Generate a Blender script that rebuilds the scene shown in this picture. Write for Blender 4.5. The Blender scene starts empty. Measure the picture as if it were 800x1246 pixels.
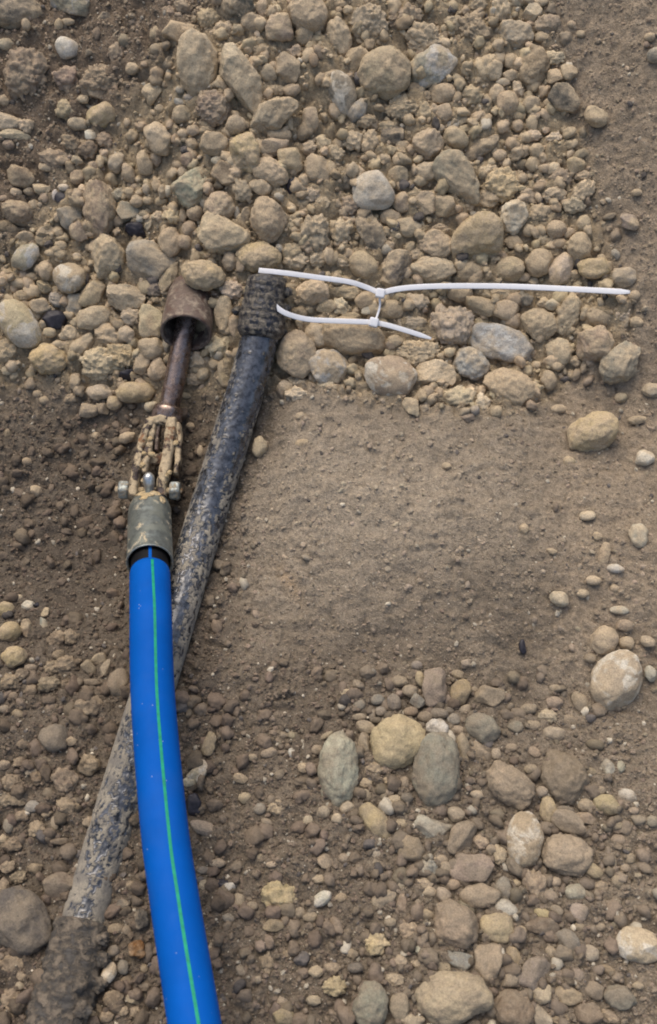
import bpy, math
import numpy as np
from mathutils import Matrix, Vector

# ------------------------------------------------------------------ camera, world, sun, exposure
S = bpy.context.scene
C = S.collection
PW, PH = 800.0, 1246.0          # photograph size in pixels
F = 1322.0                      # focal length in photograph pixels
TILT = math.radians(30)
DIST = 1.15
cam_d = bpy.data.cameras.new('camera')
cam = bpy.data.objects.new('camera', cam_d)
C.objects.link(cam)
CAM = np.array([0.0, -DIST * math.sin(TILT), DIST * math.cos(TILT)])
cam.location = CAM
cam.rotation_euler = (TILT, 0, 0)
cam_d.sensor_fit = 'VERTICAL'
cam_d.sensor_height = 24
cam_d.lens = 24 * F / PH
cam_d.clip_start = 0.01
cam_d.clip_end = 200
cam_d.dof.use_dof = True
cam_d.dof.focus_distance = 1.12
cam_d.dof.aperture_fstop = 6.0
S.camera = cam

SUN_EL, SUN_AZ = math.radians(62), math.radians(-25)      # high veiled sun, from upper left
W = bpy.data.worlds.new('World')
S.world = W
W.use_nodes = True
wn = W.node_tree.nodes
sky = wn.new('ShaderNodeTexSky')
sky.sky_type = 'NISHITA'
sky.sun_disc = False
sky.sun_elevation = SUN_EL
sky.sun_rotation = SUN_AZ
sky.air_density = 1.0
sky.dust_density = 5.0
sky.ozone_density = 1.0
wn['Background'].inputs['Strength'].default_value = 0.15
W.node_tree.links.new(sky.outputs['Color'], wn['Background'].inputs['Color'])
sun_d = bpy.data.lights.new('sun', 'SUN')
sun = bpy.data.objects.new('sun', sun_d)
C.objects.link(sun)
sun_d.energy = 1.15
sun_d.angle = math.radians(60)
sun_d.color = (1.0, 0.93, 0.82)
sdir = Vector((math.sin(SUN_AZ) * math.cos(SUN_EL), math.cos(SUN_AZ) * math.cos(SUN_EL), math.sin(SUN_EL)))
sun.rotation_euler = sdir.to_track_quat('Z', 'Y').to_euler()
sun.location = sdir * 5
S.view_settings.view_transform = 'Standard'
S.view_settings.look = 'None'
S.view_settings.exposure = 0.45
S.view_settings.gamma = 1.0
S.cycles.filter_width = 1.9

RNG = np.random.default_rng(7)

# ------------------------------------------------------------------ numpy helpers
def _hash(ix, iy, iz, seed):
    h = (ix * np.int64(374761393) + iy * np.int64(668265263) + iz * np.int64(2147483647) + np.int64(seed) * np.int64(974634777)) & np.int64(0xFFFFFFFF)
    h = ((h ^ (h >> 13)) * np.int64(1274126177)) & np.int64(0xFFFFFFFF)
    h = ((h ^ (h >> 15)) * np.int64(2246822519)) & np.int64(0xFFFFFFFF)
    h = h ^ (h >> 14)
    return (h & 0xFFFFFF).astype(np.float64) / float(0xFFFFFF) * 2 - 1

def noise(p, f=1.0, seed=0):
    """smooth value noise, p (...,3), about -1..1"""
    q = np.asarray(p, float) * f
    i = np.floor(q).astype(np.int64)
    t = q - i
    t = t * t * t * (t * (t * 6 - 15) + 10)
    r = 0
    for dx in (0, 1):
        wx = t[..., 0] if dx else 1 - t[..., 0]
        for dy in (0, 1):
            wy = t[..., 1] if dy else 1 - t[..., 1]
            for dz in (0, 1):
                wz = t[..., 2] if dz else 1 - t[..., 2]
                r = r + wx * wy * wz * _hash(i[..., 0] + dx, i[..., 1] + dy, i[..., 2] + dz, seed)
    return r

def noise2(p, f=1.0, seed=0):
    """the same in two dimensions (half the work)"""
    q = np.asarray(p, float)[..., :2] * f
    i = np.floor(q).astype(np.int64)
    t = q - i
    t = t * t * t * (t * (t * 6 - 15) + 10)
    z = np.zeros_like(i[..., 0])
    r = 0
    for dx in (0, 1):
        wx = t[..., 0] if dx else 1 - t[..., 0]
        for dy in (0, 1):
            wy = t[..., 1] if dy else 1 - t[..., 1]
            r = r + wx * wy * _hash(i[..., 0] + dx, i[..., 1] + dy, z, seed)
    return r

def sstep(a, b, x):
    t = np.clip((x - a) / (b - a), 0, 1)
    return t * t * (3 - 2 * t)

def softplus(x, k):
    return k * np.logaddexp(0, x / k)

# ------------------------------------------------------------------ terrain
def macro(x, y):
    """broad lie of the trench floor: hollow on the left, shelf, stony bank rising away"""
    edge = 0.150 + 0.018 * np.sin(x * 9 + 0.6) - 0.05 * sstep(0.18, 0.36, x) + 0.02 * sstep(-0.1, -0.35, x)
    bank = softplus(y - edge, 0.016) * 0.62
    bank = 0.55 * np.tanh(bank / 0.55)
    shelf = 0.045 * sstep(-0.17, 0.02, y + 0.25 * x) * sstep(-0.17, 0.0, x + 0.25 * (y - 0.05))
    lip = 0.014 * np.exp(-((y - edge + 0.015) / 0.03) ** 2)
    hollow = -0.045 * np.exp(-((x + 0.27) / 0.17) ** 2 - ((y + 0.02) / 0.13) ** 2)
    rightb = 0.35 * np.tanh(softplus(x - 0.36, 0.05) * 0.40 / 0.35) * sstep(-0.9, 0.0, y)
    leftb = 0.35 * np.tanh(softplus(-x - 0.42, 0.03) * 0.7 / 0.35)
    low = -0.02 * sstep(-0.15, -0.4, y) * sstep(0.05, -0.2, x)
    return bank + shelf + hollow + rightb + leftb + low - lip * 0

CR = np.array([1.0, 0, 0])
CU = np.array([0.0, math.cos(TILT), math.sin(TILT)])
CF = np.array([0.0, math.sin(TILT), -math.cos(TILT)])

def ray(px, py):
    px, py = np.asarray(px, float), np.asarray(py, float)
    return CF + ((px - PW / 2) / F)[..., None] * CR + ((PH / 2 - py) / F)[..., None] * CU   # unit depth

def ground_at(px, py, h=0.0):
    """where the sight line through a photo pixel meets the ground (raised by h)"""
    d = ray(px, py)
    z = (CAM[2]) / -d[..., 2]
    for _ in range(80):
        p = CAM + d * z[..., None]
        z = z + 0.45 * (macro(p[..., 0], p[..., 1]) + h - p[..., 2]) / d[..., 2]
    return CAM + d * z[..., None]

def at_depth(px, py, z):
    return CAM + ray(px, py) * z

def depth_of(p):
    return float(np.dot(np.asarray(p) - CAM, CF))

def pix(p):
    q = np.asarray(p) - CAM
    z = q @ CF
    return PW / 2 + F * (q @ CR) / z, PH / 2 - F * (q @ CU) / z

# ------------------------------------------------------------------ mesh helpers
def make_mesh(name, v, faces, mat=None, smooth=True, attrs=None):
    """v (n,3); faces (m,3) or (m,4) array, or a list of arrays of both"""
    me = bpy.data.meshes.new(name)
    fl = faces if isinstance(faces, list) else [faces]
    fl = [np.asarray(f, np.int32) for f in fl if len(f)]
    loops = np.concatenate([f.ravel() for f in fl])
    tot = np.concatenate([np.full(len(f), f.shape[1], np.int32) for f in fl])
    start = np.concatenate([[0], np.cumsum(tot)[:-1]]).astype(np.int32)
    me.vertices.add(len(v))
    me.vertices.foreach_set('co', np.asarray(v, np.float32).ravel())
    me.loops.add(len(loops))
    me.loops.foreach_set('vertex_index', loops)
    me.polygons.add(len(tot))
    me.polygons.foreach_set('loop_start', start)
    me.polygons.foreach_set('loop_total', tot)
    me.polygons.foreach_set('use_smooth', np.full(len(tot), bool(smooth)))
    for k, a in (attrs or {}).items():
        a = np.asarray(a, np.float32)
        if a.ndim == 2:
            at = me.attributes.new(k, 'FLOAT_COLOR', 'POINT')
            if a.shape[1] == 3:
                a = np.concatenate([a, np.ones((len(a), 1), np.float32)], 1)
            at.data.foreach_set('color', a.ravel())
        else:
            at = me.attributes.new(k, 'FLOAT', 'POINT')
            at.data.foreach_set('value', a)
    me.update(calc_edges=True)
    if mat:
        me.materials.append(mat)
    return me

def link(name, me, parent=None, **props):
    o = bpy.data.objects.new(name, me)
    C.objects.link(o)
    if parent is not None:
        o.parent = parent
        o.matrix_parent_inverse = parent.matrix_world.inverted()
    for k, v in props.items():
        o[k] = v
    return o

def empty(name, loc, label, category, group=None):
    o = bpy.data.objects.new(name, None)
    o.empty_display_size = 0.02
    C.objects.link(o)
    o.location = Vector(loc)
    o['label'], o['category'] = label, category
    if group:
        o['group'] = group
    o.matrix_world = Matrix.Translation(Vector(loc))
    return o

def icosphere(n):
    t = (1 + 5 ** .5) / 2
    v = [(-1, t, 0), (1, t, 0), (-1, -t, 0), (1, -t, 0), (0, -1, t), (0, 1, t), (0, -1, -t), (0, 1, -t), (t, 0, -1), (t, 0, 1), (-t, 0, -1), (-t, 0, 1)]
    f = [(0, 11, 5), (0, 5, 1), (0, 1, 7), (0, 7, 10), (0, 10, 11), (1, 5, 9), (5, 11, 4), (11, 10, 2), (10, 7, 6), (7, 1, 8), (3, 9, 4), (3, 4, 2), (3, 2, 6), (3, 6, 8), (3, 8, 9), (4, 9, 5), (2, 4, 11), (6, 2, 10), (8, 6, 7), (9, 8, 1)]
    v = [np.array(p) / np.linalg.norm(p) for p in v]
    for _ in range(n):
        cache, nf = {}, []
        def mid(a, b):
            k = (min(a, b), max(a, b))
            if k not in cache:
                m = v[a] + v[b]
                v.append(m / np.linalg.norm(m))
                cache[k] = len(v) - 1
            return cache[k]
        for a, b, c in f:
            ab, bc, ca = mid(a, b), mid(b, c), mid(c, a)
            nf += [(a, ab, ca), (b, bc, ab), (c, ca, bc), (ab, bc, ca)]
        f = nf
    return np.array(v), np.array(f, np.int32)

ICO = [icosphere(k) for k in range(5)]
OCTA = (np.array([(1, 0, 0), (-1, 0, 0), (0, 1, 0), (0, -1, 0), (0, 0, 1), (0, 0, -1)], float),
        np.array([(0, 2, 4), (2, 1, 4), (1, 3, 4), (3, 0, 4), (2, 0, 5), (1, 2, 5), (3, 1, 5), (0, 3, 5)], np.int32))

def frames(P, ref):
    """tangent, normal, binormal along a polyline; normal stays as near to ref as it can"""
    P = np.asarray(P, float)
    T = np.gradient(P, axis=0)
    T /= np.linalg.norm(T, axis=1)[:, None]
    ref = np.broadcast_to(np.asarray(ref, float), P.shape)
    N = ref - (ref * T).sum(1)[:, None] * T
    N /= np.linalg.norm(N, axis=1)[:, None]
    return T, N, np.cross(T, N)

def spline(pts, n):
    """Catmull-Rom resampled to n points, evenly along its length; pts (k,m)"""
    P = np.asarray(pts, float)
    P = np.vstack([2 * P[0] - P[1], P, 2 * P[-1] - P[-2]])
    out = []
    for i in range(1, len(P) - 2):
        t = np.linspace(0, 1, 60, endpoint=False)[:, None]
        a, b, c, d = P[i - 1], P[i], P[i + 1], P[i + 2]
        out.append(0.5 * (2 * b + (c - a) * t + (2 * a - 5 * b + 4 * c - d) * t ** 2 + (3 * b - a - 3 * c + d) * t ** 3))
    out = np.vstack(out + [P[-2:-1]])
    s = np.concatenate([[0], np.cumsum(np.linalg.norm(np.diff(out, axis=0), axis=1))])
    u = np.linspace(0, s[-1], n)
    return np.stack([np.interp(u, s, out[:, k]) for k in range(out.shape[1])], 1)

def grid_faces(n, m, wrap=True):
    i = np.arange(n - 1)[:, None]
    j = np.arange(m if wrap else m - 1)[None, :]
    j2 = (j + 1) % m
    f = np.stack([i * m + j, (i + 1) * m + j, (i + 1) * m + j2, i * m + j2], -1)
    return f.reshape(-1, 4)

def revolve(P, R, m=48, ref=None, disp=None, caps=True):
    """tube of radius R[i] about polyline P; disp(th, s, pts) gives extra radius. Returns v, faces, th, s."""
    P = np.asarray(P, float)
    ref = -CF if ref is None else ref
    T, N, B = frames(P, ref)
    th = np.linspace(0, 2 * math.pi, m, endpoint=False)
    s = np.concatenate([[0], np.cumsum(np.linalg.norm(np.diff(P, axis=0), axis=1))])
    R = np.broadcast_to(np.asarray(R, float), (len(P),))
    d = N[:, None] * np.cos(th)[None, :, None] + B[:, None] * np.sin(th)[None, :, None]
    v = P[:, None] + d * R[:, None, None]
    TH, SS = np.meshgrid(th, s)
    if disp is not None:
        v = v + d * disp(TH, SS, v)[..., None]
    n = len(P)
    f = [grid_faces(n, m)]
    v = v.reshape(-1, 3)
    if caps:
        k = np.arange(m)
        v = np.vstack([v, P[0], P[-1]])
        f.append(np.stack([np.full(m, n * m), k, (k + 1) % m], 1))
        f.append(np.stack([np.full(m, n * m + 1), (n - 1) * m + (k + 1) % m, (n - 1) * m + k], 1))
    return v, f, TH, SS

def poly_line(A, B, n):
    t = np.linspace(0, 1, n)[:, None]
    return np.asarray(A) * (1 - t) + np.asarray(B) * t

def box_sweep(P, w, t, ref, bevel=0.25):
    """flat strap with slightly rounded section along P; w, t arrays or floats (width, thickness)"""
    T, N, B = frames(P, ref)
    n = len(P)
    w = np.broadcast_to(np.asarray(w, float), (n,))[:, None, None] / 2
    t = np.broadcast_to(np.asarray(t, float), (n,))[:, None, None] / 2
    e = bevel
    prof = [(-1, -1 + 2 * e), (-1, 1 - 2 * e), (-1 + e, 1), (0, 1), (1 - e, 1), (1, 1 - 2 * e), (1, -1 + 2 * e), (1 - e, -1), (0, -1), (-1 + e, -1)]
    a = np.array([p[0] for p in prof])[None, :, None]
    b = np.array([p[1] for p in prof])[None, :, None]
    v = P[:, None] + B[:, None] * a * w + N[:, None] * b * t
    m = len(prof)
    k = np.arange(m)
    f = [grid_faces(n, m)]
    v = np.vstack([v.reshape(-1, 3), P[0], P[-1]])
    f.append(np.stack([np.full(m, n * m), k, (k + 1) % m], 1))
    f.append(np.stack([np.full(m, n * m + 1), (n - 1) * m + (k + 1) % m, (n - 1) * m + k], 1))
    return v, f

def merge(parts):
    vs, fs, o = [], [], 0
    for v, f in parts:
        fl = f if isinstance(f, list) else [f]
        vs.append(v)
        fs += [np.asarray(x) + o for x in fl]
        o += len(v)
    return np.vstack(vs), fs

# ------------------------------------------------------------------ materials
def lin(r, g, b):
    f = lambda c: c / 12.92 if c <= 0.04045 else ((c + 0.055) / 1.055) ** 2.4
    return (f(r / 255), f(g / 255), f(b / 255), 1)

class M:
    """small node-graph builder"""
    def __init__(s, name):
        s.m = bpy.data.materials.new(name)
        s.m.use_nodes = True
        s.n, s.l = s.m.node_tree.nodes, s.m.node_tree.links
        s.b = s.n['Principled BSDF']
        s.tc = s.n.new('ShaderNodeTexCoord')
    def put(s, sock, v):
        if hasattr(v, 'is_output'):
            s.l.new(v, sock)
        else:
            sock.default_value = v[:3] if sock.type == 'VECTOR' and isinstance(v, tuple) else v
    def noise(s, scale, detail=3, rough=0.55, vec=None, dist=0.0):
        n = s.n.new('ShaderNodeTexNoise')
        n.inputs['Scale'].default_value = scale
        n.inputs['Detail'].default_value = detail
        n.inputs['Roughness'].default_value = rough
        n.inputs['Distortion'].default_value = dist
        s.l.new(vec if vec is not None else s.tc.outputs['Object'], n.inputs['Vector'])
        return n.outputs['Fac']
    def vor(s, scale, vec=None, feature='F1', rnd=1.0):
        n = s.n.new('ShaderNodeTexVoronoi')
        n.feature = feature
        n.inputs['Scale'].default_value = scale
        n.inputs['Randomness'].default_value = rnd
        s.l.new(vec if vec is not None else s.tc.outputs['Object'], n.inputs['Vector'])
        return n.outputs
    def ramp(s, fac, a, b, lo=0.0, hi=1.0):
        n = s.n.new('ShaderNodeMapRange')
        n.inputs['From Min'].default_value, n.inputs['From Max'].default_value = a, b
        n.inputs['To Min'].default_value, n.inputs['To Max'].default_value = lo, hi
        s.l.new(fac, n.inputs['Value'])
        return n.outputs['Result']
    def math(s, op, a, b=0.0):
        n = s.n.new('ShaderNodeMath')
        n.operation = op
        s.put(n.inputs[0], a)
        s.put(n.inputs[1], b)
        return n.outputs[0]
    def mix(s, fac, a, b, mode='MIX'):
        n = s.n.new('ShaderNodeMix')
        n.data_type = 'RGBA'
        n.blend_type = mode
        s.put(n.inputs[0], fac)
        s.put(n.inputs[6], a)
        s.put(n.inputs[7], b)
        return n.outputs[2]
    def scale(s, col, v):
        """colour times a scalar"""
        n = s.n.new('ShaderNodeVectorMath')
        n.operation = 'SCALE'
        s.put(n.inputs[0], col)
        s.put(n.inputs['Scale'], v)
        return n.outputs[0]
    def offset(s, vec, v):
        n = s.n.new('ShaderNodeVectorMath')
        n.operation = 'ADD'
        s.l.new(vec, n.inputs[0])
        s.put(n.inputs[1], v)
        return n.outputs[0]
    def attr(s, name):
        n = s.n.new('ShaderNodeAttribute')
        n.attribute_name = name
        return n
    def info(s):
        return s.n.new('ShaderNodeObjectInfo').outputs
    def bump(s, h, dist, strength=1.0):
        n = s.n.new('ShaderNodeBump')
        n.inputs['Strength'].default_value = strength
        n.inputs['Distance'].default_value = dist
        s.l.new(h, n.inputs['Height'])
        s.l.new(n.outputs[0], s.b.inputs['Normal'])
    def done(s, col, rough=0.9, spec=0.3, metal=0.0):
        s.put(s.b.inputs['Base Color'], col)
        s.put(s.b.inputs['Roughness'], rough)
        s.put(s.b.inputs['Specular IOR Level'], spec)
        s.put(s.b.inputs['Metallic'], metal)
        return s.m

DUST = lin(172, 154, 126)

def stone_material(name, dust, mottle, patch=None, bumpd=0.0012, pits=0.5, film=None):
    m = M(name)
    inf = m.info()
    vec = m.offset(m.tc.outputs['Object'], m.scale((3.1, 7.7, 5.3), inf['Random']))
    big = m.noise(38, 4, .6, vec)
    mid = m.noise(130, 4, .65, vec)
    fine = m.noise(620, 3, .7, vec)
    col = m.scale(inf['Color'], m.ramp(mid, .3, .7, 1 - mottle, 1 + mottle))
    if patch:
        col = m.mix(m.ramp(m.noise(48, 4, .6, vec, .6), .49, .56), col, patch)
    col = m.mix(m.math('MULTIPLY', m.ramp(m.math('ADD', big, m.math('MULTIPLY', mid, .5)), .62, .86), dust), col, film or DUST)
    col = m.scale(col, m.ramp(fine, .28, .72, .70, 1.26))
    v = m.vor(330, vec)['Distance']
    pit = m.ramp(v, 0.02, .28, 1 - pits, 1.0)
    pitmask = m.ramp(m.noise(95, 2, .5, vec), .42, .54)
    pit = m.math('ADD', m.math('MULTIPLY', pit, pitmask), m.math('SUBTRACT', 1.0, pitmask))
    col = m.scale(col, m.math('ADD', m.math('MULTIPLY', pit, .6), .4))
    h = m.math('ADD', m.math('ADD', m.math('MULTIPLY', fine, .35), m.math('MULTIPLY', mid, .9)), m.math('MULTIPLY', pit, .6))
    m.bump(h, bumpd, 1.0)
    return m.done(col, .92, .22)

MAT_STONE = stone_material('dusty_stone', .95, .15, bumpd=.002)
MAT_SMOOTH = stone_material('smooth_stone', .8, .15, bumpd=.0012, pits=.4)
MAT_CLEAN = stone_material('washed_yellow_stone', .25, .16, bumpd=.0012, pits=.45)
MAT_FLOOR = stone_material('soil_filmed_stone', .75, .16, bumpd=.0013, pits=.4, film=lin(128, 116, 98))
MAT_PATCH = stone_material('chalky_patched_stone', .55, .13, patch=lin(194, 186, 168), bumpd=.0013)
MAT_VEIN = stone_material('streaked_stone', .75, .24, patch=lin(172, 170, 162), bumpd=.0014)
MAT_CLOD = stone_material('crumbly_soil_lump', .55, .18, bumpd=.0022, pits=.35)

def soil_material(name, attr, bumpd):
    m = M(name)
    a = m.attr(attr).outputs['Color']
    f1, f2, f3 = m.noise(60, 4, .6), m.noise(240, 4, .65), m.noise(900, 3, .7)
    col = m.scale(a, m.ramp(f1, .3, .7, .86, 1.13))
    col = m.scale(col, m.ramp(f2, .3, .7, .76, 1.22))
    col = m.scale(col, m.ramp(f3, .30, .70, .62, 1.36))
    grit = m.vor(420)
    gm = m.ramp(grit['Distance'], .16, .22, 1, 0)
    pick = m.math('GREATER_THAN', m.noise(420, 0, .5), .60)
    col = m.mix(m.math('MULTIPLY', m.math('MULTIPLY', gm, pick), .5), col, lin(178, 165, 145))
    h = m.math('ADD', m.math('MULTIPLY', f2, 1.0), m.math('MULTIPLY', f3, .45))
    m.bump(h, bumpd, 1.0)
    return m.done(col, .95, .2)

MAT_SOIL = soil_material('trench_soil', 'soil', .003)

def grain_material(name):
    m = M(name)
    a = m.attr('tint').outputs['Color']
    col = m.scale(a, m.ramp(m.noise(500, 3, .65), .3, .7, .8, 1.2))
    m.bump(m.noise(900, 2), .0006, .7)
    return m.done(col, .93, .22)

MAT_GRAIN = grain_material('loose_grains')

def flat(name, col, rough=.5, spec=.5, metal=0.0, var=.08, sc=120, bumpd=0.0003):
    m = M(name)
    n = m.noise(sc, 4, .6)
    m.bump(n, bumpd, .6)
    return m.done(m.scale(col, m.ramp(n, .3, .7, 1 - var, 1 + var)), rough, spec, metal)

# blue polyethylene with faint scuffs, specks of dust
m = M('blue_polyethylene')
sc_ = m.ramp(m.noise(180, 5, .7, dist=.5), .66, .76)
sp_ = m.ramp(m.vor(200)['Distance'], .09, .15, 1, 0)
sp_ = m.math('MULTIPLY', sp_, m.math('GREATER_THAN', m.noise(75, 2), .60))
col = m.scale(lin(0, 79, 160), m.ramp(m.noise(30, 3), .3, .7, .93, 1.07))
col = m.mix(m.math('MULTIPLY', sc_, .10), col, lin(70, 120, 170))
col = m.mix(m.math('MULTIPLY', sp_, .35), col, lin(175, 180, 180))
col = m.mix(m.ramp(m.noise(14, 4, .6), .50, .75, 0, .05), col, lin(110, 108, 100))
m.bump(m.noise(260, 4, .7), .0002, .5)
MAT_BLUE = m.done(col, m.ramp(m.noise(70, 4), .3, .7, .55, .7), .08)
MAT_GREEN = flat('green_stripe_plastic', lin(8, 132, 100), .55, .25, var=.25, sc=160)
MAT_BLACKPE = flat('black_polyethylene', lin(12, 12, 14), .6, .2, var=.2)
MAT_NYLON = flat('white_nylon', lin(208, 208, 208), .38, .45, var=.03, sc=200, bumpd=.0001)

def dirty(name, clean, mud, rough_c, metal_c=0.0, sc=110, lo=.46, hi=.56, bumpd=.0008, spec=.5, var=.25, tan=None, amount=1.0):
    """metal or plastic with a crust of dried mud in patches"""
    m = M(name)
    k = m.noise(sc, 5, .65, dist=.4)
    f = m.noise(sc * 6, 4, .7)
    mask = m.math('MULTIPLY', m.ramp(k, lo, hi), amount)
    c = m.scale(clean, m.ramp(m.noise(sc * 2.5, 4, .65), .3, .7, 1 - var, 1 + var))
    if tan:
        c = m.mix(m.ramp(m.noise(sc * .6, 4, .6), .5, .62), c, tan)
    mu = m.scale(mud, m.ramp(f, .3, .7, .7, 1.25))
    m.bump(m.math('ADD', m.math('MULTIPLY', mask, .8), m.math('MULTIPLY', f, .35)), bumpd)
    return m.done(m.mix(mask, c, mu), m.ramp(mask, 0, 1, rough_c, .95), spec, m.ramp(mask, 0, 1, metal_c, 0))

MAT_GALV = dirty('weathered_galvanised_steel', lin(112, 117, 112), lin(170, 158, 132), .42, .6, 70, .56, .66, .0008, var=.4, tan=lin(134, 138, 128))
MAT_RUST = dirty('rusty_brown_steel', lin(98, 84, 74), lin(146, 132, 114), .65, .2, 130, .47, .66, .0008, tan=lin(92, 72, 62))
MAT_ROD = dirty('worn_rod_steel', lin(138, 122, 112), lin(88, 72, 63), .25, .85, 130, .50, .74, .0002, tan=lin(112, 94, 84))
MAT_CLEVIS = dirty('mud_caked_clevis', lin(58, 47, 43), lin(172, 154, 124), .6, .2, 75, .435, .51, .0014, tan=lin(132, 94, 60))
MAT_ZINC = dirty('zinc_plated_steel', lin(136, 141, 136), lin(160, 145, 118), .38, .6, 140, .50, .64, .0008)
MAT_PIN = dirty('polished_steel_pin', lin(186, 188, 184), lin(150, 138, 114), .28, .8, 160, .60, .70, .0003)
MAT_COUPLE = dirty('muddy_black_coupling', lin(34, 35, 40), lin(122, 114, 100), .32, 0, 190, .46, .60, .0010)
MAT_SINK = dirty('buried_muddy_coupling', lin(70, 66, 60), lin(110, 100, 86), .7, 0, 120, .42, .56, .0018)
MAT_MUD = dirty('cream_dried_mud', lin(180, 156, 114), lin(198, 178, 140), .95, 0, 140, .4, .6, .002)
MAT_COAL = flat('charred_black_lump', lin(36, 33, 38), .55, .45, var=.5, sc=300, bumpd=.001)

def old_pipe_material():
    m = M('grimy_black_pipe')
    a = m.attr('mud').outputs['Fac']
    f = m.noise(700, 4, .7)
    g = m.noise(140, 4, .65)
    clean = m.mix(m.ramp(g, .40, .66), lin(32, 34, 37), lin(80, 84, 91))
    mud = m.scale(m.mix(m.ramp(m.noise(60, 3), .4, .6), lin(142, 134, 118), lin(112, 107, 98)), m.ramp(f, .3, .7, .68, 1.25))
    k = m.ramp(m.math('ADD', a, m.math('MULTIPLY', m.math('SUBTRACT', f, .5), .8)), .30, .78)
    m.bump(m.math('ADD', m.math('MULTIPLY', k, .6), m.math('MULTIPLY', m.math('MULTIPLY', f, k), .6)), .0010)
    return m.done(m.mix(k, clean, mud), m.ramp(k, 0, 1, .25, .95), .8)
MAT_OLD = old_pipe_material()

# ------------------------------------------------------------------ regions of the floor, in photo pixels of a ground point
def bank_edge_px(px):
    """right-hand rim of the stony bank at each row is handled separately; this is its lower rim"""
    return np.interp(px, [0, 60, 120, 210, 300, 380, 470, 560, 650, 720, 800], [468, 465, 488, 492, 470, 468, 490, 500, 500, 440, 380])

def regions(px, py):
    """weights: bank (packed stones), smooth (trodden dry soil), damp (dark crumbly soil), pebbly (lower right)"""
    right_rim = np.interp(py, [0, 100, 200, 300, 360, 430, 520], [655, 688, 722, 742, 765, 790, 720])
    bank = sstep(18, -18, py - bank_edge_px(px)) * sstep(25, -25, px - right_rim)
    tl = sstep(310, 220, px + .9 * py)               # bare soil in the upper left corner
    bank = bank * (1 - .8 * tl)
    smooth = np.clip(sstep(265, 350, px + .1 * (py - 600)) * sstep(455, 500, py) * sstep(850, 760, py + .12 * (px - 500))
                     + sstep(615, 690, px + .12 * (py - 300)) * sstep(1050, 780, py * 1.0), 0, 1) * (1 - bank)
    pebbly = sstep(380, 470, px) * sstep(800, 870, py) * sstep(800, 690, px + .12 * (1246 - py) * 0)
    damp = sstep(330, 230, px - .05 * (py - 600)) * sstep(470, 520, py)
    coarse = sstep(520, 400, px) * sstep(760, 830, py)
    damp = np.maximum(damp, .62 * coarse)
    return bank, smooth, damp, pebbly, tl

# ------------------------------------------------------------------ the ground sheet
def relief(P):
    """small relief of the soil on top of the broad lie of the floor, and what the colouring needs"""
    X, Y = P[..., 0], P[..., 1]
    px, py = pix(P)
    front = (P - CAM) @ CF > .2
    px = np.where(front, np.clip(px, -300, 1100), 400.)
    py = np.where(front, np.clip(py, -300, 1500), 1400.)
    bank, smooth, damp, pebbly, tl = regions(px, py)
    n1 = noise2(P, 11, 1)
    n2 = noise2(P, 33, 2)
    q = P + .006 * np.stack([noise2(P, 60, 31), noise2(P, 60, 32), 0 * X], -1)
    n3 = np.abs(noise2(q, 70, 3))
    n4 = np.abs(noise2(q, 150, 4))
    n5 = noise2(P, 330, 5)
    n6 = np.abs(noise2(q, 42, 12))
    # dragged, streaky surface on the right (smeared down to the right)
    a = math.radians(-32)
    U = np.stack([(X * math.cos(a) + Y * math.sin(a)) * .28, -X * math.sin(a) + Y * math.cos(a), 0 * X], -1)
    st = noise2(U, 210, 6) + .5 * noise2(U, 420, 8)
    rough = np.clip(1 - .35 * smooth, .2, 1)
    h = .0045 * n1 + .0028 * n2 + rough * (.0060 * (n3 - .35) + .0038 * (n4 - .35)) + .0009 * n5
    h = h + .0011 * st * smooth * sstep(380, 600, px)
    h = h + bank * (-.0005 + .012 * (n6 - .35) + .004 * (n4 - .3)) + tl * .010 * (n6 - .3)
    crk = np.exp(-((noise2(P, 18, 9) * .03 + (py - 770 - .03 * (px - 400)) / 400.) / .012) ** 2) * sstep(300, 360, px) * sstep(560, 460, px)
    h = h - .0018 * crk
    return h, px, py, n1, n2

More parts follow.
